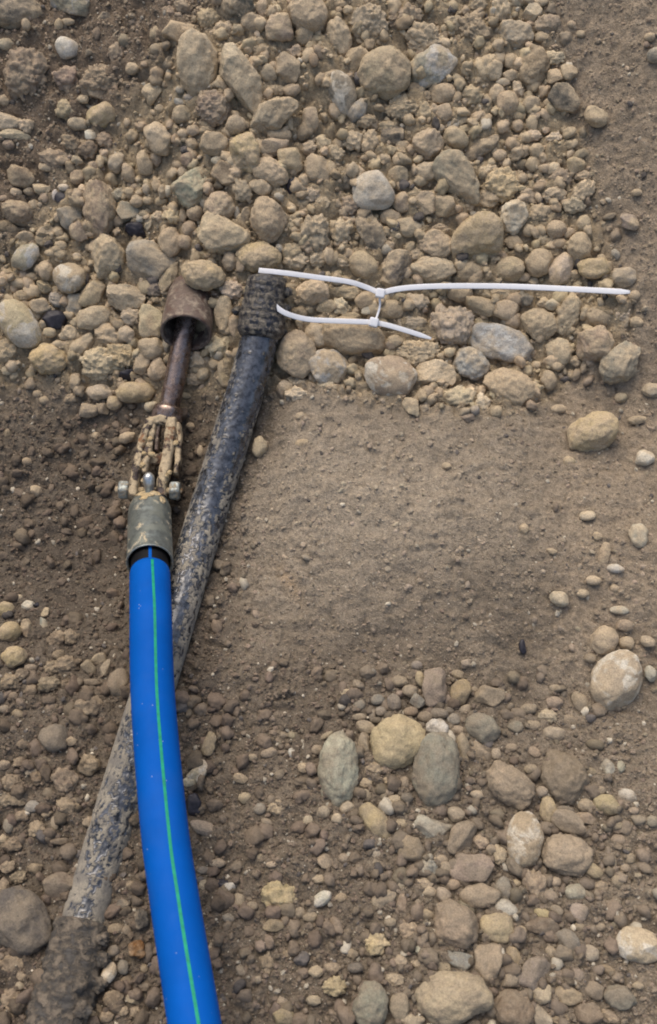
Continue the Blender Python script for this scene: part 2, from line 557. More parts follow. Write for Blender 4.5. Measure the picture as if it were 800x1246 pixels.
def build_ground():
    step = .0022
    xs = np.arange(-.52, .60, step)
    ys = np.arange(-.58, .70, step)
    out = np.cumsum(np.geomspace(.006, 8, 26))
    xs = np.concatenate([xs[0] - out[::-1], xs, xs[-1] + out])
    ys = np.concatenate([ys[0] - out[::-1], ys, ys[-1] + out])
    X, Y = np.meshgrid(xs, ys)
    P = np.stack([X, Y, macro(X, Y)], -1)
    h, px, py, n1, n2 = relief(P)
    bank, smooth, damp, pebbly, tl = regions(px, py)
    P[..., 2] += h
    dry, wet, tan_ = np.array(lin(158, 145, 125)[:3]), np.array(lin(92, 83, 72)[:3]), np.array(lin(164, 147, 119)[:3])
    mid = np.array(lin(112, 101, 86)[:3])
    k = np.clip(.5 + .5 * n1 + .35 * n2, 0, 1)[..., None]
    col = mid * (1 - .45 * k) + dry * .45 * k
    col = col * (1 - bank[..., None]) + tan_ * bank[..., None] * .9
    hump = np.exp(-((px - 470) / 190) ** 2 - ((py - 610) / 110) ** 2)[..., None] * smooth[..., None]
    col = col * (1 - .75 * hump) + dry * .75 * hump
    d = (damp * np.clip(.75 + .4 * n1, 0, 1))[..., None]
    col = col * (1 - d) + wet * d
    lowr = (pebbly * .5)[..., None]
    col = col * (1 - lowr) + np.array(lin(112, 101, 86)[:3]) * lowr
    top = (tl * .9 * sstep(500, 450, py))[..., None]
    col = col * (1 - top) + np.array(lin(112, 98, 82)[:3]) * top
    rr = ((1 - bank) * sstep(630, 710, px) * sstep(1000, 700, py) * .65)[..., None]
    col = col * (1 - rr) + np.array(lin(150, 135, 114)[:3]) * rr
    ochre = np.exp(-((px - 352 - .55 * (py - 712)) / 9) ** 2 - ((py - 712) / 22) ** 2)[..., None]
    col = col * (1 - .3 * ochre) + np.array(lin(172, 140, 98)[:3]) * .3 * ochre
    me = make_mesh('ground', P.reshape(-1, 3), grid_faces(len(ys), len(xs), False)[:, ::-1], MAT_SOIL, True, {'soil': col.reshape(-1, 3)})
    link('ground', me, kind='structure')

build_ground()

# ------------------------------------------------------------------ stones traced from the photograph
# rows: x y half-length half-width angle colour shape [=short name; rest of label]; tile pixels, four to a photo pixel
# shapes: r rounded, o blocky, a angular, c crumbly lump of soil
TILES = [
(0, 0, """
60 50 165 92 0 d r =huge half buried grey boulder; in the upper left corner
355 12 108 66 0 g v =half buried grey boulder with chalky spots; at the top left edge
328 237 62 50 15 w p =small chalky white stone with tan blotch; on bare soil near the upper left corner
490 400 98 85 10 b c =wide flat brown soil slab; below the chalky white stone with tan blotch
325 385 72 62 0 b c
130 365 130 108 100 b c =large sloping brown soil lump; left of the wide flat soil slab
497 560 75 58 -50 y o =yellow tan blocky stone under the flat soil slab; wedged in at a slant
745 445 52 42 -30 T a =pale angular chip; left of the big pale oval stone
650 360 32 30 0 t r; 775 525 25 22 0 T a; 28 215 45 28 -10 T r; 140 165 30 22 80 t r; 20 490 30 28 0 t r
575 270 62 45 70 b c; 325 540 60 50 0 t c; 410 500 28 22 0 t r; 520 85 45 25 10 d a; 680 15 20 15 0 T r
290 130 28 22 90 t r; 335 110 32 18 0 t r; 765 170 40 35 60 t r; 40 600 78 40 12 T o; 130 612 40 38 0 t c
185 60 20 13 -60 w r; 385 603 55 30 5 g r; 410 115 22 15 0 t r
"""),
(200, 0, """
165 312 158 100 86 T r =big pale oval stone; standing on end near the top left
80 155 76 64 30 t a =knobbly tan stone; resting on the upper end of the big pale oval stone
380 392 185 84 58 T o =long crusty diagonal stone; right of the big pale oval stone
540 560 132 78 -33 t o =slanting tan slab with dark spot; at the foot of the long crusty diagonal stone
700 58 100 95 0 T r =round pale boulder cut by the top edge; right of centre in the top row
560 130 72 68 0 t o =square tan stone; left below the round pale boulder at the top
350 42 86 80 0 d a =dark grey brown angular stone; at the top edge right of the big pale oval stone
425 120 56 52 0 t a; 215 90 60 50 0 t c; 280 150 65 45 -20 t c
600 332 74 64 40 t a =tan stone with one dark facet; between the long crusty stone and the top boulder
505 357 45 42 0 g r; 620 440 46 30 -15 t r; 710 590 66 42 95 t r
240 530 92 88 0 b c =broad brown soil lump; below the big pale oval stone
345 608 50 50 0 t r; 685 165 55 45 90 t r; 480 40 52 32 90 t o; 750 262 60 56 0 t c; 85 557 48 42 0 t r
80 455 22 19 0 u r; 130 478 38 19 10 u r; 80 505 35 20 30 u r; 62 415 18 16 0 u r
440 205 55 27 0 t c; 470 250 50 35 0 t c; 395 255 22 20 0 u r; 540 440 50 30 0 t c; 20 320 45 30 90 d a
545 60 30 28 0 T c; 640 250 44 34 0 t c; 90 30 50 34 20 t c; 290 40 40 32 0 b c; 20 60 38 30 0 b c; 250 470 40 28 0 t c
"""),
(400, 0, """
52 190 98 58 75 t r =tall narrow tan stone; left of the large crumbly lump near the top
200 115 94 88 0 t c =large crumbly tan lump; above the big crusty round stone
130 292 76 58 -50 t o; 270 357 134 124 0 t r =big crusty round stone; in the upper middle of the bank
370 95 90 72 0 b c; 470 195 108 84 20 t c =wide crumbly clod; above the blue grey streaked stone
508 322 118 88 -35 u v =blue grey streaked stone; under the wide crumbly clod near the top
560 456 60 50 0 t r; 420 430 48 30 10 b r
355 527 90 70 0 t c; 65 455 110 70 75 g p =upright grey stone with white flank; left of the big crusty round stone
140 537 62 44 -60 u r; 710 150 92 68 40 t c =ragged tan clod; right of the blue grey streaked stone and above it
610 120 50 45 0 t c; 770 330 70 68 0 T c; 185 590 50 40 0 t c; 690 470 66 55 0 t c; 460 560 60 50 90 t c
180 10 60 27 0 T r; 380 10 50 25 0 b r; 55 25 50 30 0 t c; 560 50 45 30 0 t c; 730 22 50 40 0 t c
560 550 45 44 0 t r; 622 560 42 38 0 t c; 95 70 28 24 0 T c; 770 240 42 40 0 t c; 290 620 50 34 0 t c; 30 300 46 34 0 t c
640 260 40 34 0 b c; 480 470 36 28 0 t c
"""),
(600, 0, """
110 165 90 64 15 g a =grey angular overhanging stone; near the top right of the bank
195 335 104 74 -70 b r =smooth brown stone under the grey angular one; near the top right of the bank
40 50 70 50 90 T c; 190 65 52 48 0 T a; 90 300 40 38 0 t r; 85 365 40 27 0 t o; 75 500 60 54 90 t r; 185 510 46 42 0 t r
350 475 78 68 20 d a =dark grey blue angular rock; at the right rim of the bank near the top
310 370 45 34 0 T a; 370 350 40 39 0 t a; 300 280 55 35 0 T c; 500 567 62 44 40 t r; 265 120 70 50 0 t c
125 435 46 27 70 T c; 10 340 50 40 90 T o; 20 460 50 40 90 T r; 790 270 40 38 0 g r; 760 195 28 22 0 t r
430 150 22 18 0 t r; 385 110 22 18 0 t r; 255 240 16 14 0 w r; 125 10 45 22 0 g r; 230 15 40 20 0 t r
120 605 30 30 0 t r; 190 605 46 30 90 T r; 130 557 35 25 0 t r; 20 255 32 30 0 t r; 50 400 35 20 0 G r
"""),
(0, 160, """
490 388 145 88 86 b o =big brown egg shaped stone; on the left of the bank
100 220 66 50 25 b o; 90 393 86 60 20 b r =flattish brown stone; left of the big brown egg shaped stone
270 135 80 50 0 b c; 370 317 42 38 0 b o; 335 415 62 54 40 g a; 385 490 50 44 60 b a
533 610 112 86 92 T o =pale pitted squarish stone; below the big brown egg shaped stone
570 150 52 41 -60 g r; 625 205 52 35 70 t r; 705 150 62 41 75 t r
775 35 80 66 40 T o =pale knobbly triangular stone; left below the big pale oval stone
760 130 38 28 90 t r; 580 310 40 36 0 g c; 620 395 58 52 0 n a; 630 300 30 29 0 t r; 670 360 35 30 0 t r
715 300 28 20 90 t r; 680 310 20 19 0 t r; 500 125 32 22 0 G a; 445 30 28 24 0 G a; 380 150 30 20 0 T a
270 305 28 18 90 w r; 310 275 28 17 0 w r; 510 40 45 40 0 b c; 430 85 52 50 0 b c; 350 60 50 44 0 b c
125 610 78 55 -50 n v =grey green weathered stone; at the left edge of the bank
380 222 40 37 0 b r; 470 175 42 28 0 b a; 225 180 35 22 0 T a; 80 300 30 22 0 t r; 200 280 46 30 20 t a; 160 340 30 27 0 t r
140 290 26 20 0 b r; 80 20 75 26 5 T o; 45 70 30 25 0 b r; 30 460 42 30 0 b r; 130 512 52 26 5 t a; 220 490 42 27 0 t a
280 480 30 28 0 t r; 300 570 30 25 0 t r; 375 600 24 18 0 T r; 435 555 24 20 0 t r; 255 612 32 20 0 t r; 655 260 24 18 0 t r
665 480 54 42 30 k a =charred black lump below the big brown egg; beside the grey slab
300 325 34 26 0 k a; 720 345 24 20 0 t r; 700 410 24 20 0 t c; 735 420 30 26 0 t c; 775 400 34 28 0 T c; 20 330 24 18 0 b r
"""),
(200, 160, """
150 270 106 76 -35 n a =grey green angular stone; on the bank above the pipe bell
392 106 96 76 80 y o =upright yellow tan stone; right of the grey green angular stone
245 60 72 60 0 t o; 265 140 38 21 0 G r; 270 362 76 72 0 t r =round tan stone under the grey green angular stone; with a rough skin
508 430 114 92 82 t r =large upright tan boulder; above the black pipe coupling
290 512 128 90 22 T a =pale wedge shaped stone; left of the large upright tan boulder
462 612 112 74 0 y r =yellowish oval stone; at the top end of the black pipe coupling
745 187 82 62 65 t r; 520 200 92 64 25 t r =wide tan stone; right of the upright yellow tan stone
615 140 62 58 0 t o; 545 75 70 48 -15 t a; 470 270 56 38 15 T o; 300 210 72 48 40 b a; 380 290 62 52 70 t c
125 470 38 36 0 t r; 30 540 72 62 90 t r; 100 540 40 38 0 t r; 150 395 42 40 0 t r; 120 140 45 35 0 t r; 90 195 30 28 0 t r
560 20 60 35 0 b r; 135 60 32 30 0 t r; 95 35 30 24 0 t r; 145 10 35 25 0 t r; 355 400 36 16 85 u r; 40 410 45 44 0 T c
620 265 44 30 90 k a; 710 310 60 44 0 t c; 770 350 45 40 0 t c; 730 500 108 86 100 t c =tall crumbly clod; right of the large upright tan boulder
630 580 60 54 0 t c; 640 450 50 48 0 t c; 400 415 50 30 90 b o; 705 80 40 38 0 t c; 775 65 50 40 90 T c; 320 610 42 38 0 t a; 15 285 30 25 90 G r
560 300 40 30 0 t c; 690 400 40 30 0 t c
"""),
(400, 160, """
220 285 104 95 0 G p =pale grey white dome shaped stone; in the middle of the bank
632 235 152 88 60 g o =large grey brown leaning slab; right of the pale dome shaped stone
740 85 100 45 -30 d o; 620 32 70 50 30 T r =smooth pale stone; above the large leaning slab
485 65 80 77 0 t o =blocky tan stone; left of the smooth pale stone above the slab
310 20 60 44 0 d a; 218 508 120 62 62 d a =grey brown faceted stone; below the pale dome shaped stone
300 422 48 42 0 t r; 385 467 80 50 8 t r =rounded tan stone right of a small ball stone; below the pale dome stone
525 548 86 70 0 t o; 725 518 126 122 0 y a =big square yellow grey block; above the long cable tie tail
470 205 62 54 0 t o; 340 215 52 50 0 t o; 360 345 52 46 90 t r; 460 350 64 58 0 t a; 570 360 60 55 0 t o
60 490 76 64 90 t c; 110 360 60 50 0 b c; 345 105 40 30 0 t r; 360 70 34 26 0 t r; 270 157 34 28 0 d r; 180 150 25 16 0 b r
90 230 62 44 -60 d c; 770 330 60 58 0 t c; 780 210 60 50 0 T c; 120 45 60 50 0 t c; 210 60 70 50 90 t c; 30 110 50 48 0 t c
10 195 50 35 90 t r; 400 270 36 24 90 t r; 430 600 50 40 0 t c; 360 620 46 36 0 t c; 540 470 50 28 0 t c; 20 350 50 32 0 t c; 680 370 36 28 0 t c
"""),
(600, 160, """
105 415 84 68 84 G o =pale grey rounded block; right of the big square yellow grey block
100 535 48 31 0 T o; 225 405 62 50 0 t c; 310 475 50 45 0 t r; 420 560 70 60 80 t r =plump tan stone; at the right rim of the bank above the tie tail
35 262 96 86 0 y c =broad yellow brown lump; behind the pale grey rounded block
435 290 72 48 -35 t c; 395 360 56 44 0 t c; 300 310 62 44 0 t c; 405 165 45 41 0 t o; 295 180 36 31 0 T r; 440 220 46 34 0 t c; 330 225 62 46 0 b c
440 450 42 38 90 t r; 380 480 32 29 0 t r; 665 440 46 43 0 p a; 500 405 20 17 0 w r; 545 215 20 14 0 w r; 180 320 52 36 25 t c
215 95 40 37 0 t r; 140 100 45 38 0 t c; 190 20 50 28 0 T c; 300 30 46 28 0 T c; 30 130 35 28 0 t r; 240 530 42 34 0 t c
320 545 36 24 0 t r; 660 170 20 17 0 t r; 700 295 26 17 0 t r; 240 260 40 28 20 t c; 130 215 40 26 0 t c; 250 190 30 22 0 t r; 140 240 30 26 0 t r
"""),
(0, 310, """
95 338 132 90 48 T p =big cream stone with white patch; at the left edge of the bank foot
238 507 95 78 0 y r =round yellow tan stone; at the foot of the bank on the left
340 115 82 76 0 t p =round tan stone with white streak; left of the pale pitted squarish stone
225 80 48 42 90 T r; 450 195 78 52 -60 t o =tan wedge shaped stone; below the pale pitted squarish stone
460 305 90 54 -20 T r =oval tan stone with two holes; left of the pale cube stone
612 207 96 70 15 T a =pale yellow cube stone; left of the rusty pipe bell
740 460 62 55 0 T r =pale ball shaped stone; left of the brown steel rod
735 325 86 58 90 T o =upright pitted block; left of the rusty pipe bell
640 300 55 50 0 T c; 395 452 86 48 -40 T o; 345 385 55 45 0 T c; 540 390 80 58 0 t c; 612 385 46 42 0 t r
490 530 102 88 0 T c =large crumbly yellow lump; at the foot of the bank left of the rod
600 490 90 60 10 t c; 200 250 56 44 20 t o; 215 155 40 33 50 t a; 105 200 42 30 0 t r; 100 140 50 28 0 t r
270 322 66 52 0 k v =black charred stone; left of the oval tan stone with two holes
360 245 60 38 90 u a; 280 215 42 38 0 g c; 720 30 122 100 40 g A =grey angular slab; above and left of the rusty pipe bell
40 470 66 64 0 t c; 35 560 30 27 0 T c; 250 400 32 25 0 T r; 370 605 26 24 0 t r; 630 585 48 34 0 k a =dark brown chip; just above the lying oval yellow stone
770 560 62 50 90 T r; 690 530 55 44 90 t o; 760 165 60 40 0 d c; 15 120 40 20 90 t r; 255 15 25 20 0 t r
300 15 30 24 0 t r; 150 95 30 24 0 t r; 180 300 30 24 90 b r; 320 440 36 30 0 t c; 700 440 30 26 0 t c
"""),
(200, 310, """
190 100 112 74 12 y r 14 =smooth yellow egg shaped stone; resting on the rusty pipe bell
320 30 50 40 90 T r; 330 170 66 46 10 T c; 310 130 34 28 0 T r; 290 282 90 46 85 T o =peanut shaped tan stone; between the rusty bell and the black pipe coupling
345 345 60 32 90 t r; 255 447 70 58 0 T c; 165 515 50 46 0 T c; 295 572 74 37 92 t o =small upright tan stone; between the steel rod and the black pipe
645 480 116 100 95 t r =large tan boulder; right of the black pipe below its coupling
740 395 72 52 60 T r =smooth slanting oval tan stone; below the lower cable tie strap
800 548 112 90 0 t v =lumpy round stone; at the bank foot left of the pinkish grey boulder
720 185 88 62 -15 T o =pale knobbly stone between the two cable tie straps; right of the coupling
790 250 50 38 0 T a; 655 300 56 44 90 b r; 25 105 84 40 -68 t a =leaning tan shard; behind the rusty pipe bell
640 25 70 54 0 T c; 750 20 50 45 0 T c; 195 570 22 21 0 G r; 150 602 46 34 0 T c; 580 630 46 30 0 T a; 660 622 40 30 0 T c
390 70 30 22 0 t c; 245 560 30 26 0 t c; 210 520 30 24 0 t c
"""),
(400, 310, """
170 55 80 62 40 t r =tan stone above the cable tie heads; left of the grey pitted rock
318 72 108 74 -66 d o =grey pitted rock; right behind the upper cable tie head
510 76 114 66 5 T r =broad pale stone above the tie tail; right of the grey pitted rock
690 85 66 55 0 t r; 640 185 66 44 10 t r; 735 250 80 46 20 t o =flat tan stone; above the large striped grey stone
185 225 54 45 0 t r; 305 265 60 48 0 t r; 190 285 32 21 0 G a
110 400 168 95 14 t r =very large tan boulder; under the lower cable tie strap
600 342 112 104 0 T c =big crumbly tan mass; right of the tip of the lower cable tie
430 482 112 70 0 T c; 400 330 80 36 0 T c; 420 230 70 48 0 T c
300 592 132 102 10 p p =pinkish grey round boulder; at the foot of the bank
585 500 28 25 0 T r; 520 580 102 70 0 T a =pale flat faced stone; right of the pinkish grey boulder
700 530 90 74 20 u o =blue grey blocky stone; below the large striped grey stone
50 250 46 44 0 T c; 90 180 75 40 0 t c; 105 300 50 20 0 t r; 70 30 50 40 0 T c; 400 10 46 34 0 t c
"""),
(600, 310, """
45 430 160 84 18 u v =large striped grey stone; lying slanted at the lower right of the bank
225 340 96 78 20 t r =smooth round tan stone; right above the large striped grey stone
320 475 72 68 90 T r =small pale round stone; right of the large striped grey stone
505 440 100 93 0 p o =smooth pinkish tan stone; near the right rim of the bank
620 530 112 88 -60 g o =grey blocky stone at the right rim; touching the pinkish tan stone
375 290 102 56 -66 T o =leaning cream slab; under the tail of the upper cable tie
515 300 62 50 0 t r; 495 65 80 50 0 y r =oval tan stone above the tie tail tip; at the right rim
225 40 70 66 90 t r; 330 75 86 62 -60 T a; 80 70 76 62 0 t r; 65 270 60 52 0 t o; 100 320 46 42 60 t r
290 245 42 30 0 G r; 145 215 52 44 0 d c; 45 190 60 35 0 T a; 640 110 60 50 0 g r; 150 110 36 22 0 T r; 685 205 30 27 0 t r
210 535 26 20 0 T r; 270 612 52 40 80 t r; 620 290 50 40 0 T c; 700 330 36 30 0 t r; 400 520 40 26 30 t c
"""),
(600, 420, """
95 215 146 96 35 t o =large brown rounded boulder; lowest stone at the bank foot on the right
490 430 130 98 -25 y r =yellow pyramid shaped stone; lying alone on smooth soil at the right
375 560 30 29 0 T r; 630 240 30 26 0 t r; 775 220 50 37 0 g a; 740 550 46 40 0 G r
320 310 38 22 0 t r; 255 282 20 18 0 G r; 700 365 46 22 0 t r; 15 335 30 29 0 t r
"""),
(400, 420, """
405 300 54 42 40 T a =pale angular stone on smooth soil; below the pinkish grey boulder
630 255 96 58 0 T c =wide pale crumbly lump; at the bank foot right of centre
750 285 56 44 70 T c; 710 325 26 24 0 g r; 155 235 26 16 0 t r; 145 170 22 18 90 t r; 205 70 32 22 0 T c
500 265 30 28 0 t r; 720 205 32 28 0 T r; 20 210 26 20 0 t r; 425 385 14 12 0 t r; 575 580 22 18 0 T r
"""),
(0, 460, """
485 70 62 41 5 T r =small yellow tan oval stone; left of the lying oval yellow stone
660 70 95 51 -2 y r =lying oval yellow stone; beside the lower end of the brown steel rod
558 120 38 36 0 y r; 435 160 50 38 0 d r =small dark grey stone; on dark soil below the bank foot
620 290 42 29 -15 T r =flat pale pebble; on dark soil left of the muddy clevis
735 135 32 28 0 G r; 500 150 36 29 0 b a; 180 70 24 22 0 b r; 215 105 25 21 0 b r; 465 270 26 24 0 b r; 135 415 25 22 0 b r
175 555 32 29 0 b r; 80 320 20 18 0 b r; 120 520 16 14 90 g r; 350 100 40 29 0 b c; 250 215 20 17 0 b r; 385 65 30 20 0 d r; 38 275 28 18 90 b r
"""),
(200, 440, """
467 415 52 38 95 T r =small pale egg shaped pebble; lying alone beside the black pipe
585 125 44 35 0 T a; 650 160 66 40 0 T c; 640 90 40 22 0 T a; 675 400 38 24 5 t r; 665 270 26 20 0 t r; 150 90 46 34 0 T c
175 430 30 17 90 T r; 425 470 16 12 90 T r; 125 305 22 19 0 t r; 200 50 22 21 0 G r; 705 228 14 10 0 w r; 785 115 42 30 0 T a
"""),
(600, 580, """
460 190 40 24 -5 T r; 597 447 43 23 8 w r =flat white pebble; on smooth soil at the far right
490 505 38 24 0 T r; 325 595 50 38 35 G r; 710 290 60 46 80 G r; 540 380 62 28 -75 t r; 615 630 32 22 0 T r
290 355 28 15 15 t r; 155 250 28 24 60 t r; 510 290 25 24 0 t r; 55 378 17 13 0 T r; 440 560 32 22 0 t r; 600 535 25 22 0 t r
"""),
(0, 720, """
25 90 48 42 0 y r =uppermost of three yellowish stones; at the left edge above the hollow floor
45 195 60 54 0 y r =middle one of three yellowish stones; at the left edge
70 317 62 54 0 y r =lowest of three yellowish stones; at the left edge
130 180 50 30 90 b o; 50 440 50 44 0 t c; 140 70 36 30 0 G a; 185 72 20 17 0 k a; 225 105 28 20 -50 T a
480 325 42 31 0 t a; 435 370 40 27 45 t o; 515 370 45 26 100 t o
580 450 76 58 80 t r =tan stone half hidden behind the blue pipe; on its left side
280 230 54 50 0 b c; 290 312 32 27 0 b c; 350 220 46 44 0 b c; 260 370 44 37 0 b c; 110 405 38 30 0 b c; 240 450 56 42 0 b c
145 365 32 20 0 t r; 450 440 40 17 0 b a; 430 560 72 64 0 b c; 250 560 32 27 0 b c; 65 505 22 19 0 b r; 380 500 16 13 0 T r
330 360 70 52 0 b c; 215 160 40 20 80 u a; 90 30 22 18 0 g r; 150 480 36 28 0 b c; 330 450 40 30 0 b c; 90 590 34 26 0 b c; 20 570 26 20 0 t r
"""),
(600, 740, """
540 160 74 65 -40 p r =smooth round grey pink stone; touching the big white patched stone
598 350 158 120 108 T p =big white patched stone; on smooth soil at the right
755 165 40 28 20 T r; 615 10 46 22 0 G r; 650 170 40 34 0 t r; 425 455 54 38 60 t r; 300 460 42 30 0 t r; 265 525 56 38 0 T c
300 612 60 38 0 T r; 370 545 42 27 0 t a; 175 490 42 26 0 t r; 145 190 38 18 88 k a =dark brown chip; alone on smooth soil on the right
640 85 42 30 0 t r; 770 320 40 32 70 G r; 300 390 26 20 0 t r; 470 250 30 25 0 t r; 110 580 40 30 0 g r; 200 570 36 26 0 t r
"""),
(400, 780, """
335 490 142 124 -35 y r =big yellow round stone; right of the long upright grey stone
520 225 98 62 92 p o =flat pinkish oval stone; standing above the big yellow round stone
640 250 70 49 100 y r =small olive oval stone; right of the flat pinkish oval stone
785 270 74 48 12 t a; 747 425 90 74 15 g r =grey brown round stone; right of the large smooth grey stone
530 425 56 48 0 G o; 615 375 34 31 0 u r =violet grey pebble; below the flat pinkish oval stone
655 520 74 32 80 t r; 745 545 66 42 25 t a
395 245 40 31 0 t r; 345 195 46 29 0 t r; 445 185 40 24 80 t r; 440 295 42 34 20 g a; 400 345 36 27 0 b r; 470 370 38 29 0 b r
180 420 48 34 20 t r; 172 500 56 30 90 t o; 215 360 35 19 90 g r; 150 370 35 19 0 t r; 275 380 28 18 0 T r; 668 325 34 22 -20 T r
630 150 32 20 15 T a; 670 105 25 19 0 T a; 695 35 20 16 0 t r; 540 352 46 28 0 d r; 710 235 22 20 0 t r; 210 155 22 18 0 u r; 265 620 52 30 0 t c
85 245 30 19 0 T c; 240 285 36 27 0 g r; 150 310 30 26 0 g r; 320 300 42 36 60 g r; 255 345 28 24 0 g r; 590 330 26 20 0 d r; 630 430 34 22 0 t r; 430 115 28 22 0 g r
"""),
(0, 880, """
265 75 74 69 0 d r =round dark grey stone; in the crumbly soil left of the blue pipe
320 280 76 66 60 b c; 435 205 58 52 0 b c; 330 400 60 45 0 b c; 265 490 36 18 75 T r; 180 270 42 34 30 b c; 60 290 50 48 0 b c
90 370 60 36 0 b c; 25 370 40 30 90 b c; 160 405 38 30 0 g r; 240 345 32 26 50 b r; 350 90 30 26 0 b c; 180 520 52 44 60 b c
60 590 55 38 0 b c; 290 575 46 17 0 b o; 40 500 36 24 70 g r; 150 235 28 15 -15 T a; 15 560 32 28 0 T c; 100 190 40 30 0 b c; 20 205 34 26 0 b c
220 190 46 30 20 d c; 120 100 40 28 0 b c; 440 480 40 30 0 b c; 110 450 36 26 0 b c; 230 440 30 24 0 b c
"""),
(200, 860, """
220 180 60 33 -72 y a =small two lobed yellow stone; right of the blue pipe
165 320 64 38 -55 n v =weathered grey green stone beside the blue pipe; on its right
145 475 52 40 70 k a =black charred lump; touching the right side of the blue pipe
190 590 72 35 22 p r; 620 220 24 18 90 w r; 405 245 18 13 -60 w r; 710 390 34 17 85 k a; 390 440 32 29 0 T c; 465 495 33 29 0 u r
550 490 48 42 0 t c; 510 225 42 26 -15 t r; 620 135 22 18 50 T r; 775 515 34 31 0 T r; 375 350 42 25 20 t c; 700 555 27 24 0 T a; 500 560 30 17 20 t r
745 210 28 24 0 t r; 790 140 36 15 -30 t r; 680 300 32 26 0 t c; 125 365 36 26 0 G c; 430 245 26 18 0 t r; 580 130 24 16 0 t r
"""),
(400, 920, """
525 68 186 116 96 n r =large smooth grey stone; right below the big yellow round stone
48 65 182 102 94 G r =long upright grey stone; left of the big yellow round stone
230 325 104 58 52 y r =slanting olive tan stone; below the big yellow round stone
500 360 94 62 20 G a =flat pale grey angular stone; below the large smooth grey stone
400 450 68 64 0 t r; 645 400 98 60 -55 t o =slanting tan block; right of the flat pale grey angular stone
690 542 112 72 -8 p o =pinkish grey oval stone; below the slanting tan block
490 545 58 48 30 u c; 545 505 36 25 0 T r; 572 550 40 29 70 T r; 615 375 88 72 0 g r; 620 285 44 37 0 T r; 720 190 34 22 10 T r
320 215 36 27 0 T r; 380 210 32 27 0 d r; 40 312 27 26 0 T r; 90 250 37 33 0 T c; 220 65 46 38 0 t c; 370 130 30 24 90 t r; 185 190 35 24 80 t r
225 470 40 30 60 T a; 345 272 32 15 10 T a; 740 420 42 39 0 t c; 350 330 42 25 0 t r; 220 530 46 34 0 d c; 75 500 28 25 0 t r; 790 455 26 24 0 t r
180 130 36 24 0 t c; 280 120 34 22 -20 t c; 290 180 30 20 0 t r; 470 270 26 18 0 t r; 330 160 26 18 0 t r
"""),
(600, 900, """
350 190 142 116 70 b r =largest brown round boulder at the lower right; half sunk in soil
85 225 132 88 35 t r =smooth tan boulder with a bend; left of the largest brown boulder
270 345 74 44 84 T r =small upright yellowish stone; below the largest brown round boulder
375 407 88 54 25 t o =tan wedge stone below the largest brown boulder; right of the small upright yellowish stone
555 317 68 52 10 y r =pale yellow oval stone; right of the largest brown round boulder
155 490 136 90 95 t p =tall tan stone with a white tip; above the cluster of round stones at lower right
360 562 126 95 5 t r =broad smooth tan boulder; right of the tall tan stone with a white tip
650 275 50 38 20 G r; 560 135 46 35 60 G r; 620 135 30 20 90 G r; 30 560 50 40 90 t c
105 100 21 18 0 w r; 235 260 30 27 0 T r; 450 320 42 34 0 t r; 450 380 52 28 10 t o; 350 345 46 24 0 d r; 480 622 46 24 0 T r
610 490 36 28 0 t r; 600 420 30 22 0 t r; 580 590 40 22 90 t r; 665 580 30 27 0 t r; 775 400 30 29 0 G r; 15 75 30 24 90 T r
90 40 30 22 0 t r; 180 150 34 24 0 t r; 200 60 40 26 20 t r; 470 160 34 22 0 t r; 520 250 30 22 0 t r; 680 350 26 18 0 t r
"""),
(0, 1040, """
95 318 168 135 60 d r =big dark grey boulder; at the left edge in the lower left corner
290 150 82 66 0 b a =brown angular clod; left of the buried black pipe
70 530 90 50 0 b c; 535 575 50 36 -70 T p =small tan stone with a white edge; between buried coupling and blue pipe
560 360 42 25 0 b r; 615 365 26 24 0 b r; 670 460 48 44 60 r c =rusty orange brown lump; left of the blue pipe near the bottom
600 547 36 28 80 g r; 550 470 33 31 0 d r; 700 550 22 21 0 t r; 645 700 33 27 0 T a; 550 700 52 44 0 b c; 610 612 31 28 0 b c
690 310 50 38 80 d c; 655 762 31 28 0 b c; 100 640 22 21 0 T r; 90 600 46 34 0 b c; 50 700 52 48 0 b c; 110 702 36 32 0 b c
60 765 42 36 0 b c; 20 150 42 28 90 p c; 90 110 42 34 0 b c; 480 750 30 14 70 b a; 590 135 22 17 0 T r; 440 785 40 28 0 b c; 520 790 36 28 0 b c
600 760 30 24 0 b c; 700 640 30 24 0 b c; 40 60 44 30 0 b c; 170 70 40 28 0 b c; 640 150 30 24 0 b c; 600 240 36 26 0 d c
"""),
(220, 1040, """
130 155 42 28 20 T a; 238 160 30 23 0 w a =small white stone ringed by black soil; right of the blue pipe
215 152 58 34 10 k a; 285 230 42 30 85 t o; 450 345 52 34 -15 y a =small yellow tan angular stone; right of the blue pipe near the bottom
690 215 52 33 -35 G p =small whitish grey stone; on gravelly soil near the bottom middle
480 200 95 72 0 y c =flat yellowish soil lump; right of the blue pipe near the bottom
700 30 50 36 0 t a; 750 640 62 50 0 y c; 500 790 54 38 0 y o; 495 715 27 25 0 T a; 375 610 21 19 0 T r; 420 530 50 40 80 t c
630 305 37 26 0 t r; 580 280 32 28 0 t r; 295 565 30 22 60 t r; 310 490 16 14 0 t r; 600 515 12 11 0 w r; 575 80 20 14 0 w r
445 55 28 16 0 T r; 180 40 40 22 0 t r; 110 75 32 20 0 d r; 235 310 32 24 0 g r; 650 710 40 25 0 t c; 380 20 36 25 0 T c; 200 235 24 18 0 t r; 155 440 40 20 100 T c
660 570 40 30 0 t c; 740 550 44 24 0 b c; 670 120 36 24 0 t c; 350 250 30 22 0 t r; 520 480 28 20 0 b c
"""),
